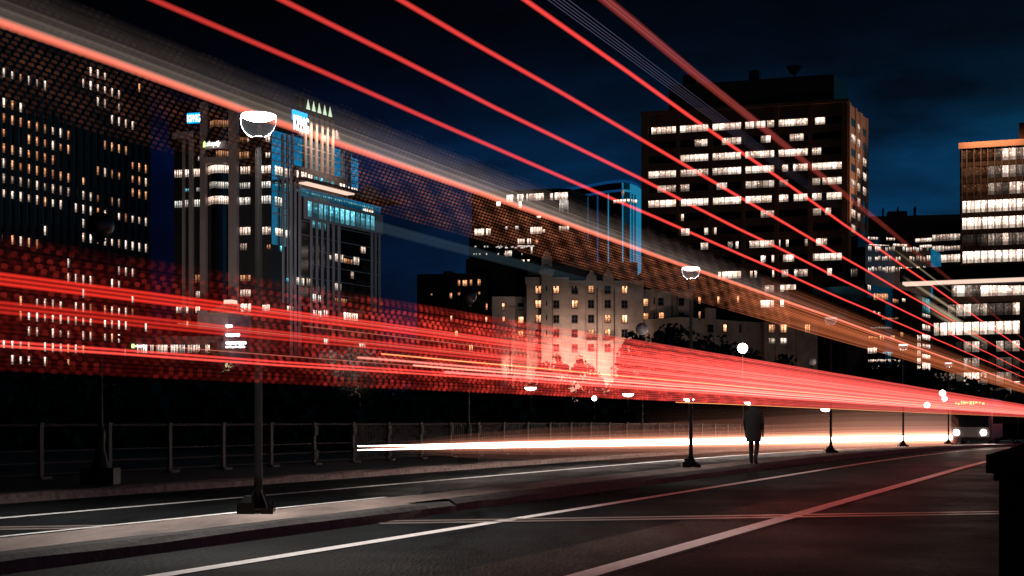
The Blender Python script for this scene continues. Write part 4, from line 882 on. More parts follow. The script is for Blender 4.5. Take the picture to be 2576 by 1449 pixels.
# --- right hand group
f1 = Face(*z9(300, 772), *z9(1000, 755), 420)
B = Bld('dark_slab_building', 'wide black slab building between the brown tower and the glass tower', f1); B.body([f1], 25, MT['black'])
mb = MB(); 
for (x0, x1, h) in ((470, 610, 1.8), (436, 440, 3), (545, 549, 3.2), (668, 676, 3.2)): 
    a0, a1 = f1.at(*z9(x0, 780))[0], f1.at(*z9(x1, 780))[0]; f1.box(mb, a0, a1, f1.h, f1.h+h, -8, -3)
B.part('roof_plant', mb, MT['black']); 
B.finish()
f2 = Face(*z9(660, 908), *z9(992, 890), 372); B = Bld('stepped_office_block', 'office block with pinkish lit floors just left of the glass tower', f2); B.body([f2], 20, MT['black'])
for (x0, y0, x1, y1, br, nd) in ((786, 900, 988, 945, .35, 8), (662, 930, 780, 955, .9, 6), (694, 978, 780, 998, .8, 5), (786, 985, 870, 1025, .4, 4), (875, 985, 985, 1015, .35, 5), (846, 1048, 990, 1102, .85, 6), (846, 1135, 990, 1180, .4, 6), (786, 1050, 845, 1095, .3, 3)):
    B.px(f2, z9, x0, y0, x1, y1, 'white', br, nd, .06)
B.finish()
f3 = Face(*z9(300, 905), *z9(770, 1000), 335); f3b = Face(*z9(770, 1000), *z9(846, 1045), f3.P2.y)
f3 = Face(*z9(300, 975), *z9(770, 1000), 335); f3b = Face(*z9(770, 1000), *z9(846, 1045), f3.P2.y)
B = Bld('mirror_glass_block', 'dark mirror-glass block with glittering reflections built as lit panes right of the brown tower', f3); B.body([f3, f3b], 30, MT['gdark'])
s_ = MB(); f3b.box(s_, .1, f3b.W, 5, f3b.h, 0, .1); B.part('side_glazing', s_, MT['gblue'])
tw = f3.off(-3, 0, f3.at(*z9(610, 1000))[0], f3.at(*z9(450, 905))[1]); mb = MB(); B.prism(mb, [tw], 10, tw.h); B.part('upper_floor', mb, MT['gdark'])
for (x0, x1, y) in ((318, 388, 930), (452, 512, 935), (326, 470, 985), (500, 600, 980)): B.px(tw, z9, x0, y-9, x1, y+9, 'white', .7, 4, .06)
for y in (1008, 1078, 1155):
    for k in range(18):
        x = 320+k*25; 
        if random.random() < .8: B.px(f3, z9, x, y-random.uniform(10, 24), x+random.uniform(10, 24), y+random.uniform(8, 22), random.choice(('white', 'cool', 'white')), random.uniform(.25, 1), 2, .06)  # random glowing panes stand in for broken reflections
B.finish()
f4 = Face(*z11(205, 400), *z11(705, 480), 300); B = Bld('dark_glass_block', 'low dark glass block with warm broken reflections right of the brown tower', f4); B.body([f4], 20, MT['gdark'])
for (x0, y0, x1, y1, sty, br) in ((275, 500, 440, 580, 'warm', .9), (205, 400, 240, 470, 'white', .9), (495, 565, 560, 615, 'warm', .7), (605, 555, 642, 605, 'white', 1.2), (270, 700, 300, 740, 'cool', .6), (325, 720, 350, 760, 'cool', .6), (370, 780, 560, 810, 'warm', .3), (215, 1000, 320, 1030, 'warm', .5), (345, 990, 400, 1050, 'warm', .9), (470, 990, 520, 1045, 'warm', .9), (585, 950, 615, 1015, 'warm', .8), (205, 1130, 310, 1200, 'white', .9), (380, 1180, 490, 1210, 'teal', .8), (445, 1180, 470, 1235, 'teal', 1), (210, 1265, 580, 1300, 'white', .7), (230, 1335, 340, 1380, 'cool', .5), (535, 1330, 570, 1380, 'cool', .8), (240, 890, 480, 915, 'cool', .2)):
    for k in range(max(1, int((x1-x0)/28))):
        n_ = max(1, int((x1-x0)/28)); a = x0+(x1-x0)*k/n_; b = x0+(x1-x0)*(k+.85)/n_; B.px(f4, z11, a, y0+random.uniform(0, 8), b, y1-random.uniform(0, 8), sty, br*random.uniform(.6, 1.3), 2, .06)  # warm reflections in the glass are put in as glowing panes
B.finish()
f5 = Face(*z11(700, 490), *z11(825, 520), 296); f5b = Face(*z11(825, 515), *z11(965, 560), f5.P2.y)
B = Bld('brick_office_block', 'narrow brick block with stair lights squeezed before the glass wing', f5); B.body([f5, f5b], 20, MT['brick'])
for k in range(10):
    y = 560+k*88
    B.px(f5, z11, 715, y, 770, y+50, 'dark', 0, 3, .05)
    if k > 4: B.px(f5, z11, 780, y-10, 815, y+55, 'white', random.uniform(.5, 1), 3, .05)
for (y0, y1, br) in ((560, 650, .3), (650, 730, .3), (745, 780, .4), (870, 930, .7), (985, 1040, .9), (1095, 1135, .8), (1215, 1260, 1), (1310, 1400, .9)): B.px(f5b, z11, 838, y0, 925, y1, 'white' if y0 > 700 else 'teal', br, 3, .05)
B.finish()
f6 = Face(*z9(985, 243), *z9(1480, 212), 330); B = Bld('glass_tower', 'right-hand glass tower with orange-lit cornice and bright open-plan floors', f6); B.body([f6], 28, MT['gdark'])
co = MB(); za = f6.at(*z9(985, 285))[1]; f6.box(co, -.3, f6.W, za, f6.h+.05, .05, .7); B.part('cornice', co, MT['tan'])
tk = f6.off(-5, f6.at(*z9(1412, 220))[0], f6.W, f6.at(*z9(1430, 60))[1]); mb = MB(); B.prism(mb, [tk], 14, tk.h, f6.h-1); B.part('penthouse', mb, MT['brown'])
ys = (325, 440, 565, 690, 815, 935, 1060, 1165); xm = (1000, 1035, 1087, 1137, 1187, 1238, 1290, 1340, 1392, 1440, 1478)
zz = [f6.at(*z9(1240, y))[1] for y in ys]; fz = (zz[0]-zz[6])/6; sm = [f6.at(*z9(x, 700))[0] for x in xm]
mu = MB()
for s in sm: f6.box(mu, s-.07, s+.07, 20, za, .1, .4)
B.part('mullion', mu, MT['granitep'])
sp = MB()
for k in range(9): f6.box(sp, .1, f6.W, zz[0]-fz*k-fz*.62, zz[0]-fz*k-fz*.36, .02, .16)
B.part('spandrel', sp, MT['conc_d'])
br6 = [[0]*5+[.35, .9, 1.0, .5, .7], [0]*4+[.4, .4, .8, .6, .3, .3], [0]*4+[.5, .4, .25, .9, .9, .9], [1.2]*10, [1.2]*10, [.15]*3+[.25, .5, .35, .9, .35, .4, .4], [1.2]*10, [.1, .1, .12, .2, .25, .12, .1, .1, .1, .1]]
for k in range(8):
    for j in range(10):
        b = br6[k][j]
        zl, zh = zz[0]-fz*k-fz*.34, zz[0]-fz*k+fz*.34
        if b: B.win(f6, sm[j]+.12, sm[j+1]-.12, zl, zh, 'white', (b if b > .9 else b**2.3)*random.uniform(.85, 1.15), 2, .1, bars=False)
        else: B.win(f6, sm[j]+.12, sm[j+1]-.12, zl, zh, 'warm', .05, 1, .1)
B.finish()
[flood(f6, f6.h+3.2, f6.W*k, 5, f6.h-4, 2600, (1, .42, .2), 130) for k in (.1, .35, .6, .85)]
f7 = Face(*z11(960, 390), *z11(2140, 345), 288); B = Bld('glass_wing', 'lower glass wing with long white canopy and bright floor on the right', f7); B.body([f7], 26, MT['gdark'])
cn_ = MB(); f7.box(cn_, -6, f7.W, f7.h+.3, f7.h+3, -10, 3.5); B.part('canopy', cn_, MT['black']); cn_ = MB(); f7.box(cn_, -5.5, f7.W, f7.h-.25, f7.h+.25, -1, 3.2); B.part('soffit', cn_, E['soffit'])
pr = MB(); zt, zb = f7.at(*z11(1500, 540))[1], f7.at(*z11(1500, 610))[1]; f7.box(pr, 0, f7.W, zb, zt, 0, .6); c = f7.at(*z11(1975, 700))[0]; f7.box(pr, c, f7.W, GZ, zb, 0, .7); B.part('spandrel', pr, MT['brick'])
xm = (970, 1040, 1132, 1225, 1315, 1410, 1505, 1598, 1692, 1786, 1880, 1972); sm = [f7.at(*z11(x, 900))[0] for x in xm]; mu = MB()
for s in sm: f7.box(mu, s-.07, s+.07, GZ, zb, .05, .45)
B.part('mullion', mu, MT['rail'])
for j, b in enumerate((.3, .8, .12, .1, 1.5, 1.3, 1.2, 1.1, .9, .8, .7)):
    xa = (1180, 1240, 1330, 1425, 1518, 1605, 1650, 1720, 1800, 1890, 1985)[j]; xb = (1236, 1328, 1420, 1512, 1602, 1645, 1715, 1796, 1886, 1980, 2100)[j]; B.px(f7, z11, xa, 412, xb, 538, 'white', b, 1, .08)
for (y0, y1, bb) in ((625, 760, (0, .15, .5, .7, .9, .5, .6, .35, .35, .35, .9)), (835, 978, (.9, 1.6, 1.7, 1.6, 1.6, 1.6, 1.5, 1.1, 1.4, 1.6, 1.4)), (1060, 1180, (0, 0, .1, .15, .6, .7, .3, .1, .6, .4, .9)), (1250, 1380, (.1, .1, .2, .15, .5, .45, .1, .15, .3, .3, .2)), (1420, 1560, (.3, .3, .4, .35, .8, 1, .5, .3, .5, .4, .2)), (1600, 1720, (.2, .4, .2, .3, .5, .3, .4, .3, .2, .3, .2))):
    for j, b in enumerate(bb):
        if b: B.win(f7, sm[j]+.1, sm[j+1]-.1, f7.at(*z11(1500, y1))[1], f7.at(*z11(1500, y0))[1], 'white', b if b > 1 else b**2.6, 2, .08, bars=False)
sp = MB()
for y in (800, 1020, 1215, 1400): z = f7.at(*z11(1500, y))[1]; f7.box(sp, .1, c, z-.7, z+.7, .0, .04)
B.part('floor_edge', sp, MT['conc_d']); B.finish(97)
fQ = Face(2488, 1061, 2600, 1060.5, 205); fQ = Face.pts(fQ.P1, fQ.P2, 1.6)
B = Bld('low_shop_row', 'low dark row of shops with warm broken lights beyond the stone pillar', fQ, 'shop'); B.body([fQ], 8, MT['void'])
rq = random.Random(9)
for k in range(16):
    a = fQ.W*(.1+.055*k); w = rq.uniform(.1, .3); z0_ = -.6+rq.uniform(-.3, .3); B.win(fQ, a, a+w, z0_, z0_+rq.uniform(.5, 1.6), 'white' if k % 3 else 'warm', rq.uniform(.5, 1.4), 1, .05)
B.finish()
# added fill spots without fixtures, brightening the centre, brown and left towers
for (u, Y, h, aim_u, aim_v, aim_Y, en, col, sz) in ((560, 211, 9, 560, 560, 248, 22000, (1, .74, .62), 75), (900, 211, 9, 860, 620, 262, 15000, (.75, .82, 1), 75), (1900, 240, 6, 1880, 560, 345, 9000, (1, .55, .38), 80), (200, 250, 6, 200, 500, 360, 6000, (1, .6, .45), 80)):
    ld = bpy.data.lights.new('facade_fill', 'SPOT'); ld.energy = en; ld.color = col; ld.shadow_soft_size = 2; ld.spot_size = math.radians(sz); ld.spot_blend = 1
    lo = bpy.data.objects.new('facade_fill', ld); COL.objects.link(lo); q = ray(u, HV, Y); q.z = h; lo.location = q; lo.rotation_euler = (ray(aim_u, aim_v, aim_Y)-q).to_track_quat('-Z', 'Y').to_euler()
# ------------------------------------------------------------------ trees
def tree(u, v, Y, w, name, label, seed, conifer=False, group='dark trees along the water'):
    rnd = random.Random(seed); q = ray(u, v, Y); H = q.z-GZ
    t = empty(name, (q.x, q.y, GZ), label, 'tree', group)
    tb = MB(); pts = [(0, 0, 0), (rnd.uniform(-.1, .1), 0, H*.25), (rnd.uniform(-.2, .2), 0, H*.55), (0, 0, H*.9)]; r0 = .02*H+.06
    tb.tube(pts, [r0, r0*.8, r0*.5, r0*.15], 7)
    for k in range(6):
        z0 = H*rnd.uniform(.25, .6); a = rnd.uniform(0, 6.28); le = w*rnd.uniform(.3, .45); tb.tube([(0, 0, z0), (le*math.cos(a)*.6, le*math.sin(a)*.6, z0+H*.12), (le*math.cos(a), le*math.sin(a), z0+H*.25)], [r0*.4, r0*.25, r0*.1], 5)
    tb.build('trunk', MT['bark'], t)
    cb = MB()
    if conifer:
        for k in range(900):
            z = rnd.random()**1.3; rr = w*.5*(1-z)*(.4+.6*((z*9) % 1))*rnd.random()**.4; a = rnd.uniform(0, 6.28); c = Vector((rr*math.cos(a), rr*math.sin(a), H*(.12+.88*z)))
            s = .28; d = Vector((math.cos(a), math.sin(a), -.5+rnd.uniform(-.3, .3)))*s; e = Vector((-math.sin(a), math.cos(a), rnd.uniform(-.3, .3)))*s*.4
            cb.quad([c-e, c+d, c+e, c-d*.3])
    else:
        cl = []
        for k in range(26):
            a = rnd.uniform(0, 6.28); el = rnd.uniform(-.7, 1); rr = rnd.uniform(.5, 1)
            cl.append((Vector((w*.4*rr*math.cos(a)*math.sqrt(max(0, 1-el*el*.8)), w*.4*rr*math.sin(a)*math.sqrt(max(0, 1-el*el*.8)), H*.64+H*.33*math.copysign(abs(el)**.75, el)*rr)), rnd.uniform(.1, .2)*w))
        for c, rad in cl:
            for k in range(56):
                dv = Vector((rnd.gauss(0, 1), rnd.gauss(0, 1), rnd.gauss(0, 1))); dv = dv.normalized()*rad*rnd.random()**.45; p = c+dv
                if p.z > H: p.z = H-rnd.random()*.3
                s = rnd.uniform(.35, .85)*(.5+w/16); x = Vector((rnd.gauss(0, 1), rnd.gauss(0, 1), rnd.gauss(0, 1))).normalized(); y = x.cross(Vector((rnd.gauss(0, 1), rnd.gauss(0, 1), rnd.gauss(0, 1)))).normalized()
                cb.quad([p-x*s*.5, p+y*s*.4, p+x*s*.5, p-y*s*.4])
    cb.build('crown', MT['leaf'], t)
TR = [(1640, 830, 215, 13, 'leafy tree', 'rounded dark tree right behind the bluish unlit globe'), (1592, 862, 220, 8, 0, 'small dark tree left of the bluish unlit globe'), (1712, 817, 225, 15, 0, 'tall dark tree hiding the foot of the hotel, left of the second bowl lamp'),
      (1790, 842, 220, 13, 0, 'dark tree just right of the second bowl lamp'), (1850, 862, 225, 11, 0, 'dark tree behind the glaring white globe'), (1950, 893, 215, 8, 0, 'small dark tree between the glaring globe and the small grey globe'),
      (2230, 895, 225, 13, 0, 'spreading dark tree under the brown tower corner'), (2300, 930, 220, 11, 0, 'dark tree below the narrow brick block'), (2420, 975, 215, 8, 0, 'low dark tree under the glass wing'), (2520, 985, 210, 8, 0, 'dark tree at the right edge below the glass wing'),
      (520, 855, 230, 8, 0, 'dark tree left of the lit name boards'), (440, 812, 247, 9, 0, 'tall dark tree behind the shop pavilion'), (486, 832, 246, 7, 0, 'dark tree rising above the pavilion roof'),
      (720, 868, 225, 9, 0, 'dark tree right of the lit name boards'), (790, 872, 220, 8, 0, 'dark tree below the granite piers of the centre tower'), (870, 870, 228, 9, 0, 'dark tree at the right foot of the centre tower'), (960, 858, 230, 10, 0, 'dark tree in the gap right of the centre tower'), (1060, 872, 225, 9, 0, 'dark tree under the low dark block'), (1150, 880, 222, 9, 0, 'dark tree left of the hotel porch'),
      (60, 905, 215, 11, 0, 'leftmost dark tree at the foot of the left tower'), (160, 908, 212, 11, 0, 'second dark tree at the foot of the left tower'), (265, 905, 218, 11, 0, 'third dark tree at the foot of the left tower'), (365, 905, 214, 11, 0, 'dark tree under the shop sign'), (600, 900, 212, 11, 0, 'dark tree behind the nearest lamp pole'), (1400, 890, 255, 8, 0, 'reddish lit bush tree at the middle of the hotel front'), (1480, 892, 258, 7, 0, 'bush tree at the right of the floodlit hotel front')]
for i, (u, v, Y, w, nm, lab) in enumerate(TR): tree(u, v, Y, w, 'leafy_tree', lab, 100+i)
for i, (u, v, Y, w, lab) in enumerate(((1256, 848, 270, 5, 'left of two conifers by the hotel porch'), (1283, 855, 268, 5, 'right of two conifers by the hotel porch'))): tree(u, v, Y, w, 'conifer', lab, 300+i, True, 'conifers by the hotel porch')
hb = MB(); rnd = random.Random(5)
for k in range(22000):
    x = rnd.uniform(-130, 115); y = rnd.uniform(190, 206); H = 8.2+1.0*math.sin(x*.13)+.9*math.sin(x*.41+1)+.5*math.sin(x*1.3); H *= (1.22 if x < -25 else (1.0 if x < 20 else .95)); p = Vector((x, y, GZ+rnd.random()**.7*H)); s = rnd.uniform(.25, .6)*(2.3 if p.z < GZ+.78*H else 1)
    a = Vector((rnd.gauss(0, 1), rnd.gauss(0, 1), rnd.gauss(0, 1))).normalized(); b = a.cross(Vector((rnd.gauss(0, 1), rnd.gauss(0, 1), rnd.gauss(0, 1)))).normalized(); hb.quad([p-a*s, p+b*s*.8, p+a*s, p-b*s*.8])
o = hb.build('thicket', MT['leaf']); tag(o, 'unbroken black thicket along the far bank behind the railing', 'thicket', kind='stuff')
# ------------------------------------------------------------------ stone pillar close on the right
q = ray(2513, HV, 6.0); t = empty('stone_pillar', (q.x+.45*CS+.4*SN, 6.0+.4*CS-.45*SN, .13), 'black silhouetted stone pillar with projecting cap at the right edge', 'pillar', rz=-TH)
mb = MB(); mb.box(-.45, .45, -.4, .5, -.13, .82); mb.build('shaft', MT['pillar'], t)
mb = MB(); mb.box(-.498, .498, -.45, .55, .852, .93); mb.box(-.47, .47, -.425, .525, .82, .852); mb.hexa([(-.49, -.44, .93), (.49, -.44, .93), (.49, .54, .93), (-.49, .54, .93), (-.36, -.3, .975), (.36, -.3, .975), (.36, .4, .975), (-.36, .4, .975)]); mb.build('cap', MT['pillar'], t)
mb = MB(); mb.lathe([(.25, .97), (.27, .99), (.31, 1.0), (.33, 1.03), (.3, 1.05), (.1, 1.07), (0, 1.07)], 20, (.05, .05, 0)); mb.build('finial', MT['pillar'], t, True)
# ------------------------------------------------------------------ person on the median
q = ray(1896, HV, 34.8); sP = q.x*SN+q.y*CS
pr = empty('person', (q.x, q.y, .15+dip(sP)), 'person in a dark coat standing on the median, seen from behind', 'person', rz=-TH)
pr.scale = (.92, .92, .92)
V = []; Ed = []; Rad = []
def add(p, r, par=None):
    V.append(p); Rad.append(r); i = len(V)-1
    if par is not None: Ed.append((par, i))
    return i
pel = add((0, 0, .92), .13); sp1 = add((0, 0, 1.12), .14, pel); ch = add((0, -.01, 1.34), .155, sp1); nk = add((0, 0, 1.47), .06, ch); hd = add((0, .02, 1.57), .085, nk); tp = add((0, .015, 1.68), .075, hd)
for sd in (-1, 1):
    h = add((sd*.09, 0, .86), .115, pel); k = add((sd*.085, .05-sd*.03, .48), .085, h); a = add((sd*.08, -.06-sd*.1, .08), .062, k); add((sd*.09, .12-sd*.1, .04), .045, a)
    sh = add((sd*.2, -.01, 1.38), .075, ch); el = add((sd*.245, -.02, 1.1), .055, sh); wr = add((sd*.235, .06, .86), .034, el); pm = add((sd*.23, .075, .79), .028, wr)
    for j, (dx, dz) in enumerate(((-.024, .075), (-.008, .09), (.009, .085), (.024, .068))):
        m_ = add((sd*.23+dx*.4, .08+dx*.8, .755), .009, pm); add((sd*.23+dx*.4, .085+dx, .79-dz), .008, m_)
    add((sd*.2, .1, .775), .009, pm)
me = bpy.data.meshes.new('body'); me.from_pydata(V, Ed, []); bo = bpy.data.objects.new('body', me); COL.objects.link(bo); bo.parent = pr; me.materials.append(MT['coat'])
sk = bo.modifiers.new('skin', 'SKIN')
for i, r in enumerate(Rad): me.skin_vertices[0].data[i].radius = (r, r*.8)
me.skin_vertices[0].data[0].use_root = True
ss = bo.modifiers.new('sub', 'SUBSURF'); ss.levels = ss.render_levels = 2
mb = MB(); mb.lathe([(.05, 1.5), (.085, 1.53), (.1, 1.6), (.095, 1.68), (.06, 1.745), (0, 1.76)], 14, (0, .0, 0)); mb.build('hair', MT['hair'], pr, True)
mb = MB(); N_ = 16; rings = [(.2, .17, .6), (.215, .17, .8), (.215, .16, 1.05), (.235, .155, 1.3), (.2, .13, 1.42), (.1, .09, 1.48), (.075, .075, 1.53)]
for (a, b, z) in rings:
    for k in range(N_): mb.v.append((a*math.cos(2*math.pi*k/N_), b*math.sin(2*math.pi*k/N_), z))
for j in range(len(rings)-1):
    for k in range(N_): mb.f.append((j*N_+k, j*N_+(k+1) % N_, (j+1)*N_+(k+1) % N_, (j+1)*N_+k)); mb.m.append(0)
mb.build('coat', MT['coat'], pr, True)
# ------------------------------------------------------------------ vehicles
def wheel(parent, x, y, r, w):
    a = MB(); a.lathe([(r*.55, -w), (r, -w), (r, w), (r*.55, w), (r*.55, -w)], 18); a.f = [f for f in a.f if len(f) == 4]; a.m = [0]*len(a.f)
    o = a.build('wheel', MT['tyre'], parent, loc=(x, y, r)); o.rotation_euler = (0, math.pi/2, 0)
    h = MB(); h.lathe([(r*.56, -w*.7), (r*.5, -w*.9), (.02, -w*.8)], 14); h.lathe([(r*.56, w*.7), (r*.5, w*.9), (.02, w*.8)], 14); h.build('rim', MT['rail'], o)
q = ray(2440, HV, 86); sB_ = q.x*SN+q.y*CS
bus = empty('city_bus', (q.x, q.y, dip(sB_)), 'oncoming city bus with glaring headlights and amber front sign', 'bus', rz=-TH+.02)
mb = MB(); mb.box(-1.25, 1.25, 0, 11.5, .35, 2.95); bo = mb.build('body', MT['busw'], bus); bv = bo.modifiers.new('bevel', 'BEVEL'); bv.width = .14; bv.segments = 3
mb = MB(); mb.quad([(-1.08, -.02, 1.15), (1.08, -.02, 1.15), (1.05, -.01, 2.35), (-1.05, -.01, 2.35)]); mb.build('windscreen', MT['gdark'], bus)
mb = MB(); mb.box(-.95, .95, -.04, .0, 2.45, 2.8); sgn = mb.build('front_sign', MT['black'], bus)
mb = MB(); rnd = random.Random(3); x = -.85
while x < .8:
    w = rnd.uniform(.05, .16); mb.box(x, x+w, -.07, -.045, 2.5+rnd.uniform(0, .1), 2.62+rnd.uniform(0, .12)); x += w+rnd.uniform(.02, .09)
mb.build('sign_lights', E['amber'], sgn)
for sd in (-1, 1):
    mb = MB(); mb.lathe([(0, -.06), (.13, -.05), (.17, 0), (.17, .03)], 14); o = mb.build('headlight', E['head'], bus, loc=(sd*.78, -.02, .82)); o.rotation_euler = (-math.pi/2, 0, 0)
    o.scale = (1, 1, -1)
    mb = MB(); mb.tube([(sd*1.2, .1, 2.2), (sd*1.45, -.25, 2.15)], .025, 5); mb.box(sd*1.45-.1, sd*1.45+.1, -.32, -.22, 1.8, 2.2); mb.build('mirror', MT['pole'], bus)
    mb = MB()
    for k in range(6): mb.box(sd*1.245-.02, sd*1.245+.02, 1+k*1.7, 2.5+k*1.7, 1.35, 2.35)
    mb.build('side_window', L['white'] if 0 else MT['gdark'], bus)
    for y in (2.4, 8.6): wheel(bus, sd*1.08, y, .48, .14)
mb = MB(); mb.box(-1.2, 1.2, -.08, .0, .36, .55); mb.build('bumper', MT['pole'], bus)
for sd in (-1, 1):
    ld = bpy.data.lights.new('headlight_beam', 'SPOT'); ld.energy = 1800; ld.color = (1, .82, .68); ld.spot_size = math.radians(70); ld.spot_blend = 1; ld.shadow_soft_size = .12
    lo = bpy.data.objects.new('headlight_beam', ld); COL.objects.link(lo); lo.parent = bus; lo.location = (sd*.78, -.2, .82); lo.rotation_euler = (math.radians(86), 0, math.pi)
def car(loc, rz, label, group=None):
    t = empty('car', loc, label, 'car', group, rz)
    mb = MB(); pf = [(0, .35), (0, .7), (.25, .85), (1.2, .95), (1.9, 1.4), (3.3, 1.42), (4.1, .98), (4.4, .9), (4.45, .4)]
    for sx, k in ((-.86, 0), (.86, 1)):
        for (y, z) in pf: mb.v.append((sx*(.82 if z > 1.2 else 1), y, z))
    n_ = len(pf); mb.f.append(tuple(range(n_))); mb.f.append(tuple(reversed(range(n_, 2*n_)))); mb.m += [0, 0]
    for k in range(n_): j = (k+1) % n_; mb.f.append((k, n_+k, n_+j, j)); mb.m.append(0)
    mb.build('body', MT['carp'], t)
    mb = MB(); mb.quad([(-.72, 1.24, 1.0), (.72, 1.24, 1.0), (.66, 1.84, 1.36), (-.66, 1.84, 1.36)]); mb.build('windscreen', MT['gdark'], t)
    for sd in (-1, 1):
        mb = MB(); mb.box(sd*.62-.17, sd*.62+.17, -.04, .02, .6, .82); mb.build('headlight', E['head'], t)
        for y in (.85, 3.55): wheel(t, sd*.8, y, .32, .1)
q = ray(1966, 1083, 250); car((q.x, q.y, q.z-.7), .1, 'far car with two white headlights right of the person')
# ------------------------------------------------------------------ light streaks left by the passing bus: straight strands along the lane
VP = 2830.0
def Yu(u, p): return p/((u-CU)/F*CS-SN)
def su(u, p):
    Y = Yu(u, p); X = (u-CU)/F*Y; return X*SN+Y*CS
def Pt(s, p, z): return Vector((SN*s+CS*p, CS*s-SN*p, z))
def zh(h0, p): return CH+h0*Yu(0, p)/F         # height of a strand that crosses the left edge h0 rows above the horizon
def samples(s0, s1, n=46):
    return [s0+(s1-s0)*(k/(n-1))**2.0 for k in range(n)]
def strand(mb, p, z, s0, s1, r, col, gain, layers=(1, .78, .55, .32), rv=None, n=8, ns=46):
    S = samples(s0, s1, ns); wb = .3*min(r, .02)*(1 if ns > 40 else .5); pts = [Pt(s, p, z+wb*math.sin(s*.83+z*7)+wb*.6*math.sin(s*2.1+p)) for s in S]
    for k, f in enumerate(layers):
        cols = []
        for s in S:
            g = gain(s)/len(layers); cc = col(s) if callable(col) else col; cols.append((cc[0]*g, cc[1]*g, cc[2]*g))
        mb.tube(pts, r*f, n, rv=None if rv is None else rv*f, cols=cols)
def trail(name, label, build, group='light streaks of the passing bus', kind=None):
    mb = MB(); build(mb); o = mb.build(name, GLOW); tag(o, label, 'light streak', group, kind); return o
def fade(a, b, s0, s1):
    return lambda s: a+(b-a)*min(1, max(0, (s-s0)/(s1-s0)))
RED = (1, .05, .045); SAL = (1, .19, .1); PINK = (1, .07, .09); AMB = (1, .3, .12); BEI = (.8, .62, .5)
S1P, sE = -5.2, 120
trail('light_streak', 'thick salmon light streak, lowest of the five long diagonal ones', lambda mb: strand(mb, S1P, zh(1002, S1P), su(-330, S1P)-7, sE, .0285, (1, .2, .12), fade(.5, .66, 5, 40)))
for (u0, p, a, b, lab) in ((390, -5.2, .2, .62, 'red light streak second from below, leaving the top left of the photo'), (708, -4.9, .26, .62, 'red light streak third from below, crossing the sky above the centre tower'), (1010, -4.5, .3, .62, 'red light streak fourth from below, meeting the brown tower mid-height'), (1320, -4.1, .45, .6, 'bright red light streak highest of the thick ones, over the penthouse roof')):
    h0 = 1060*VP/(VP-u0); trail('light_streak', lab, lambda mb: strand(mb, p, zh(h0, p), su(u0-330, p)-9, sE, .0215, (1, .062, .05), fade(a, b*1.1, 4, 20)))
h0 = 1060*VP/(VP-1522); trail('light_streak', 'faint wide red light streak at the top right of the photo', lambda mb: [strand(mb, -3.7, zh(h0+dz, -3.7), su(1250, -3.7)-12, 100, .022, (1, .12, .08), fade(.13, .03, 5, 30), rv=.03) for dz in (-15, 15)])
h0 = 1060*VP/(VP-1400)
trail('light_streak', 'bundle of hair-thin blue-grey light streaks at the top right', lambda mb: [strand(mb, -3.9, zh(h0+dz, -3.9), su(1150, -3.9)-12, 60, .003, (.35, .3, .5), fade(.13, .0, 5, 22), (1,)) for dz in (-30, -12, 6, 24, 46, 190, 215)])
def beige(mb):
    for (dh, rv, g) in ((28, .03, .04), (50, .04, .024), (80, .05, .012), (15, .02, .06), (112, .05, .005), (42, .012, .03), (64, .01, .016)):
        strand(mb, S1P-.03, zh(1002+dh, S1P), su(-330, S1P)-7, 60, .01, BEI, lambda s: g*1.7*(.55+.95*math.exp(-((s-11.5)/3)**2))*(1.0 if s < 14 else max(.25, 1.6-s/24)), (1, .7, .4), rv=rv)
    for (dh, rv, g) in ((-270, .03, .05), (-250, .02, .05)):
        strand(mb, S1P-.03, zh(1002+dh, S1P), su(900, S1P), 60, .01, (.3, .5, .62), lambda s: .02*max(0, min(1, (17-s)/6)), (1, .6), rv=rv)
trail('light_streak', 'soft beige haze of light hugging the upper side of the thick salmon streak', beige)
def beads(mb, p, z, s0, s1, ds, r, col, gain, ph=0, ry=None, el=.34):
    s = s0+ph*ds
    while s < s1:
        le = ds*el; g = gain(s)
        if g > .004:
            c = [Pt(s-le, p, z), Pt(s-le*.5, p, z), Pt(s+le*.5, p, z), Pt(s+le, p, z)]; k = (col[0]*g*.5, col[1]*g*.5, col[2]*g*.5)
            mb.tube(c, [r*.25, r, r, r*.25], 5, cap=False, rv=None if ry is None else [ry*.25, ry, ry, ry*.25], cols=[k]*4)
        s += ds
def amber(mb):
    rnd = random.Random(8); nr = 26
    for i in range(nr):
        f = .80+.345*i/(nr-1); h = 1002*f; above = f > 1.02
        base = .24 if not above else .12*max(.15, (1.16-f)/.14)
        edge = min(1, (f-.79)/.04); base *= .4+.6*edge
        jr = random.uniform(.6, 1.25)
        def gain(s, base=base, jr=jr): return base*jr*.8*(.22+.78*max(0, min(1, (s-8)/4)))*(.75+.35*math.sin(s*11.3+i*.5)+.2*math.sin(s*5.1-i))*rnd.uniform(.6, 1.3)
        col = (1, .3, .14) if not above else (.75, .42, .42)
        beads(mb, S1P-.02, zh(h, S1P), su(-60, S1P), 24, .064, .0085, col, gain, (i*.37) % 1, .0095)
        strand(mb, S1P-.02, zh(h, S1P), 20 if not above else 22, 110, .011, (1, .24, .09), lambda s, b=base*rnd.uniform(.3, 1.6): b*.75*min(1, (s-19)/6), (1,), n=5, ns=20)
o = trail('dotted_light_band', 'amber dotted band of light below the thick salmon streak', amber); 
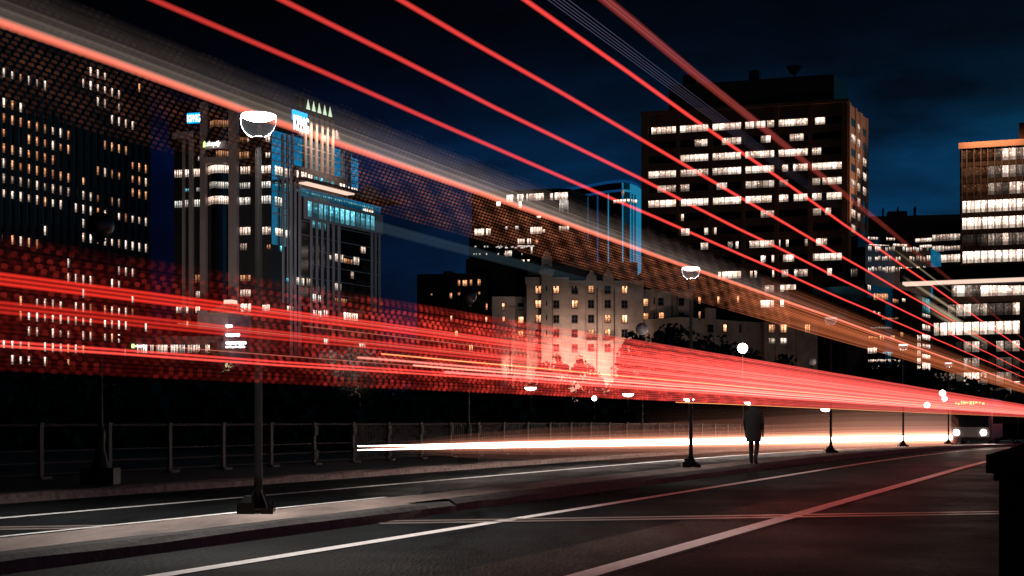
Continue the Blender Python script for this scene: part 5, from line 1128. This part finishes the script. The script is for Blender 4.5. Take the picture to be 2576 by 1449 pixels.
def redband(mb):
    rnd = random.Random(21)
    p = -5.0; NR = 29; rows = [132+335*i/(NR-1) for i in range(NR)]
    for i, h in enumerate(rows):
        solid = 1 if (338 < h < 372) else (.6 if 272 < h < 303 else 0)
        dense = 1.0 if 185 < h < 375 else .6
        edge = min(1, (480-h)/85); k_ = rnd.uniform(.55, 1.4)
        def gain(s):
            far = min(1, max(0, (s-10)/11))**1.1
            return (.02*dense+.42*solid*min(1, .7+s/24))*edge*(.8+.3*k_)+far*(1.15*dense*(.7+.3*edge)*(1 if h > 185 else .7))*k_
        strand(mb, p, zh(h, p), su(-330, p)-7, sE, .0125, lambda s: (1, .035+.065*min(1, max(0, (s-7)/9)), .02+.065*min(1, max(0, (s-7)/9))), lambda s: gain(s), (1, .6, .3), n=6, ns=40)
        db = .85*edge*(1 if h > 372 else .85)*(.3 if solid else 1)*(.6 if h < 185 else 1)
        ph = rnd.random()
        beads(mb, p+rnd.uniform(-.03, .03), zh(h+rnd.uniform(-4, 4), p), su(-60, p), 24, .092, .0125, (1, .06, .04), lambda s, db=db, ph=ph: db*(.1+.9*min(1, max(0, (s-7)/6)))*max(0, min(1, (24-s)/7))*max(.1, .7+.5*math.sin(s*7.3+ph*5))*rnd.uniform(.4, 1.4), ph, .0135, .24)
        if i % 3 == 1 and 190 < h < 372:      # brighter fine lines inside the band
            strand(mb, p, zh(h+5, p), su(300+rnd.uniform(0, 900), p), sE, .004, (1, .24, .16), lambda s: .22+.5*min(1, max(0, (s-9)/12)), (1, .5), n=5, ns=30)
rr_ = random.Random(4); rnd_row = [rr_.uniform(.55, 1.35) for _ in range(40)]
trail('red_light_band', 'wide dotted red band of light sweeping from left edge to the right', redband)
for (h0, c, g, lab) in ((201, (1, .06, .05), .5, 'upper of two thin bright red light streaks along the bottom of the red band'), (190, (1, .08, .06), .6, 'lower of two thin bright red light streaks along the bottom of the red band')):
    trail('light_streak', lab, lambda mb: strand(mb, -4.98, zh(h0, -4.98), su(-330, -4.98)-7, sE, .0085, c, fade(g, .8, 5, 25)))
for (h0, u0, r, g, c, lab) in ((256, 960, .006, .9, (1, .3, .1), 'thin orange light streak that starts under the hotel porch'), (235, 900, .01, .55, (1, .3, .24), 'pale pink light streak starting below the low dark block'), (222, 1040, .008, .8, (1, .34, .24), 'pale orange light streak below the pink one'), (205, 1120, .012, .5, (1, .3, .26), 'broad pink light streak at the foot of the red band'), (122, 1700, .005, .9, (1, .34, .12), 'thin orange light streak under the red band, over the person')):
    trail('light_streak', lab, lambda mb: strand(mb, -4.95, zh(h0, -4.95), su(u0, -4.95), sE, r, c, fade(g, g*.9, 10, 30), (1, .7, .4)))
def yel(mb):
    p = -4.6
    for (u0, h, r, rv, g) in ((2270, 345*1.0, .03, .05, .16), (2300, 318, .05, .1, .2), (2330, 300, .04, .07, .16), (2240, 395, .02, .03, .1)):
        h0 = h*VP/(VP-2300); strand(mb, p, zh(h0, p), su(u0, p), su(u0+160, p), r, (1, .8, .5), lambda s, a=su(u0, p), b=su(u0+160, p), g=g: g*max(0, math.sin(math.pi*(s-a)/(b-a))), (1, .8, .6, .4, .2), rv=rv, ns=24)
trail('light_streak', 'short pale yellow light streak before the glass wing', yel)
# headlights of the oncoming traffic
hw_ = emat('headlight_streak', (1, .88, .78), 15)
a, b = ray(900, 1127, 24.6), ray(1330, 1118, 35.5); c = ray(2392, 1100, 84)
mb = MB(); P3 = [a, a.lerp(b, .5), b, b.lerp(c, .25), b.lerp(c, .6), c]
mb.tube([p+Vector((0, 0, .03)) for p in P3], [.006, .022, .04, .07, .09, .1], 8, rv=[.006, .02, .036, .06, .09, .11])
mb.tube([p-Vector((0, 0, .035)) for p in P3], [.006, .022, .04, .07, .09, .1], 8, rv=[.006, .02, .036, .06, .09, .11])
o = mb.build('headlight_streak', hw_); tag(o, 'dazzling white headlight streak along the far lane', 'light streak')
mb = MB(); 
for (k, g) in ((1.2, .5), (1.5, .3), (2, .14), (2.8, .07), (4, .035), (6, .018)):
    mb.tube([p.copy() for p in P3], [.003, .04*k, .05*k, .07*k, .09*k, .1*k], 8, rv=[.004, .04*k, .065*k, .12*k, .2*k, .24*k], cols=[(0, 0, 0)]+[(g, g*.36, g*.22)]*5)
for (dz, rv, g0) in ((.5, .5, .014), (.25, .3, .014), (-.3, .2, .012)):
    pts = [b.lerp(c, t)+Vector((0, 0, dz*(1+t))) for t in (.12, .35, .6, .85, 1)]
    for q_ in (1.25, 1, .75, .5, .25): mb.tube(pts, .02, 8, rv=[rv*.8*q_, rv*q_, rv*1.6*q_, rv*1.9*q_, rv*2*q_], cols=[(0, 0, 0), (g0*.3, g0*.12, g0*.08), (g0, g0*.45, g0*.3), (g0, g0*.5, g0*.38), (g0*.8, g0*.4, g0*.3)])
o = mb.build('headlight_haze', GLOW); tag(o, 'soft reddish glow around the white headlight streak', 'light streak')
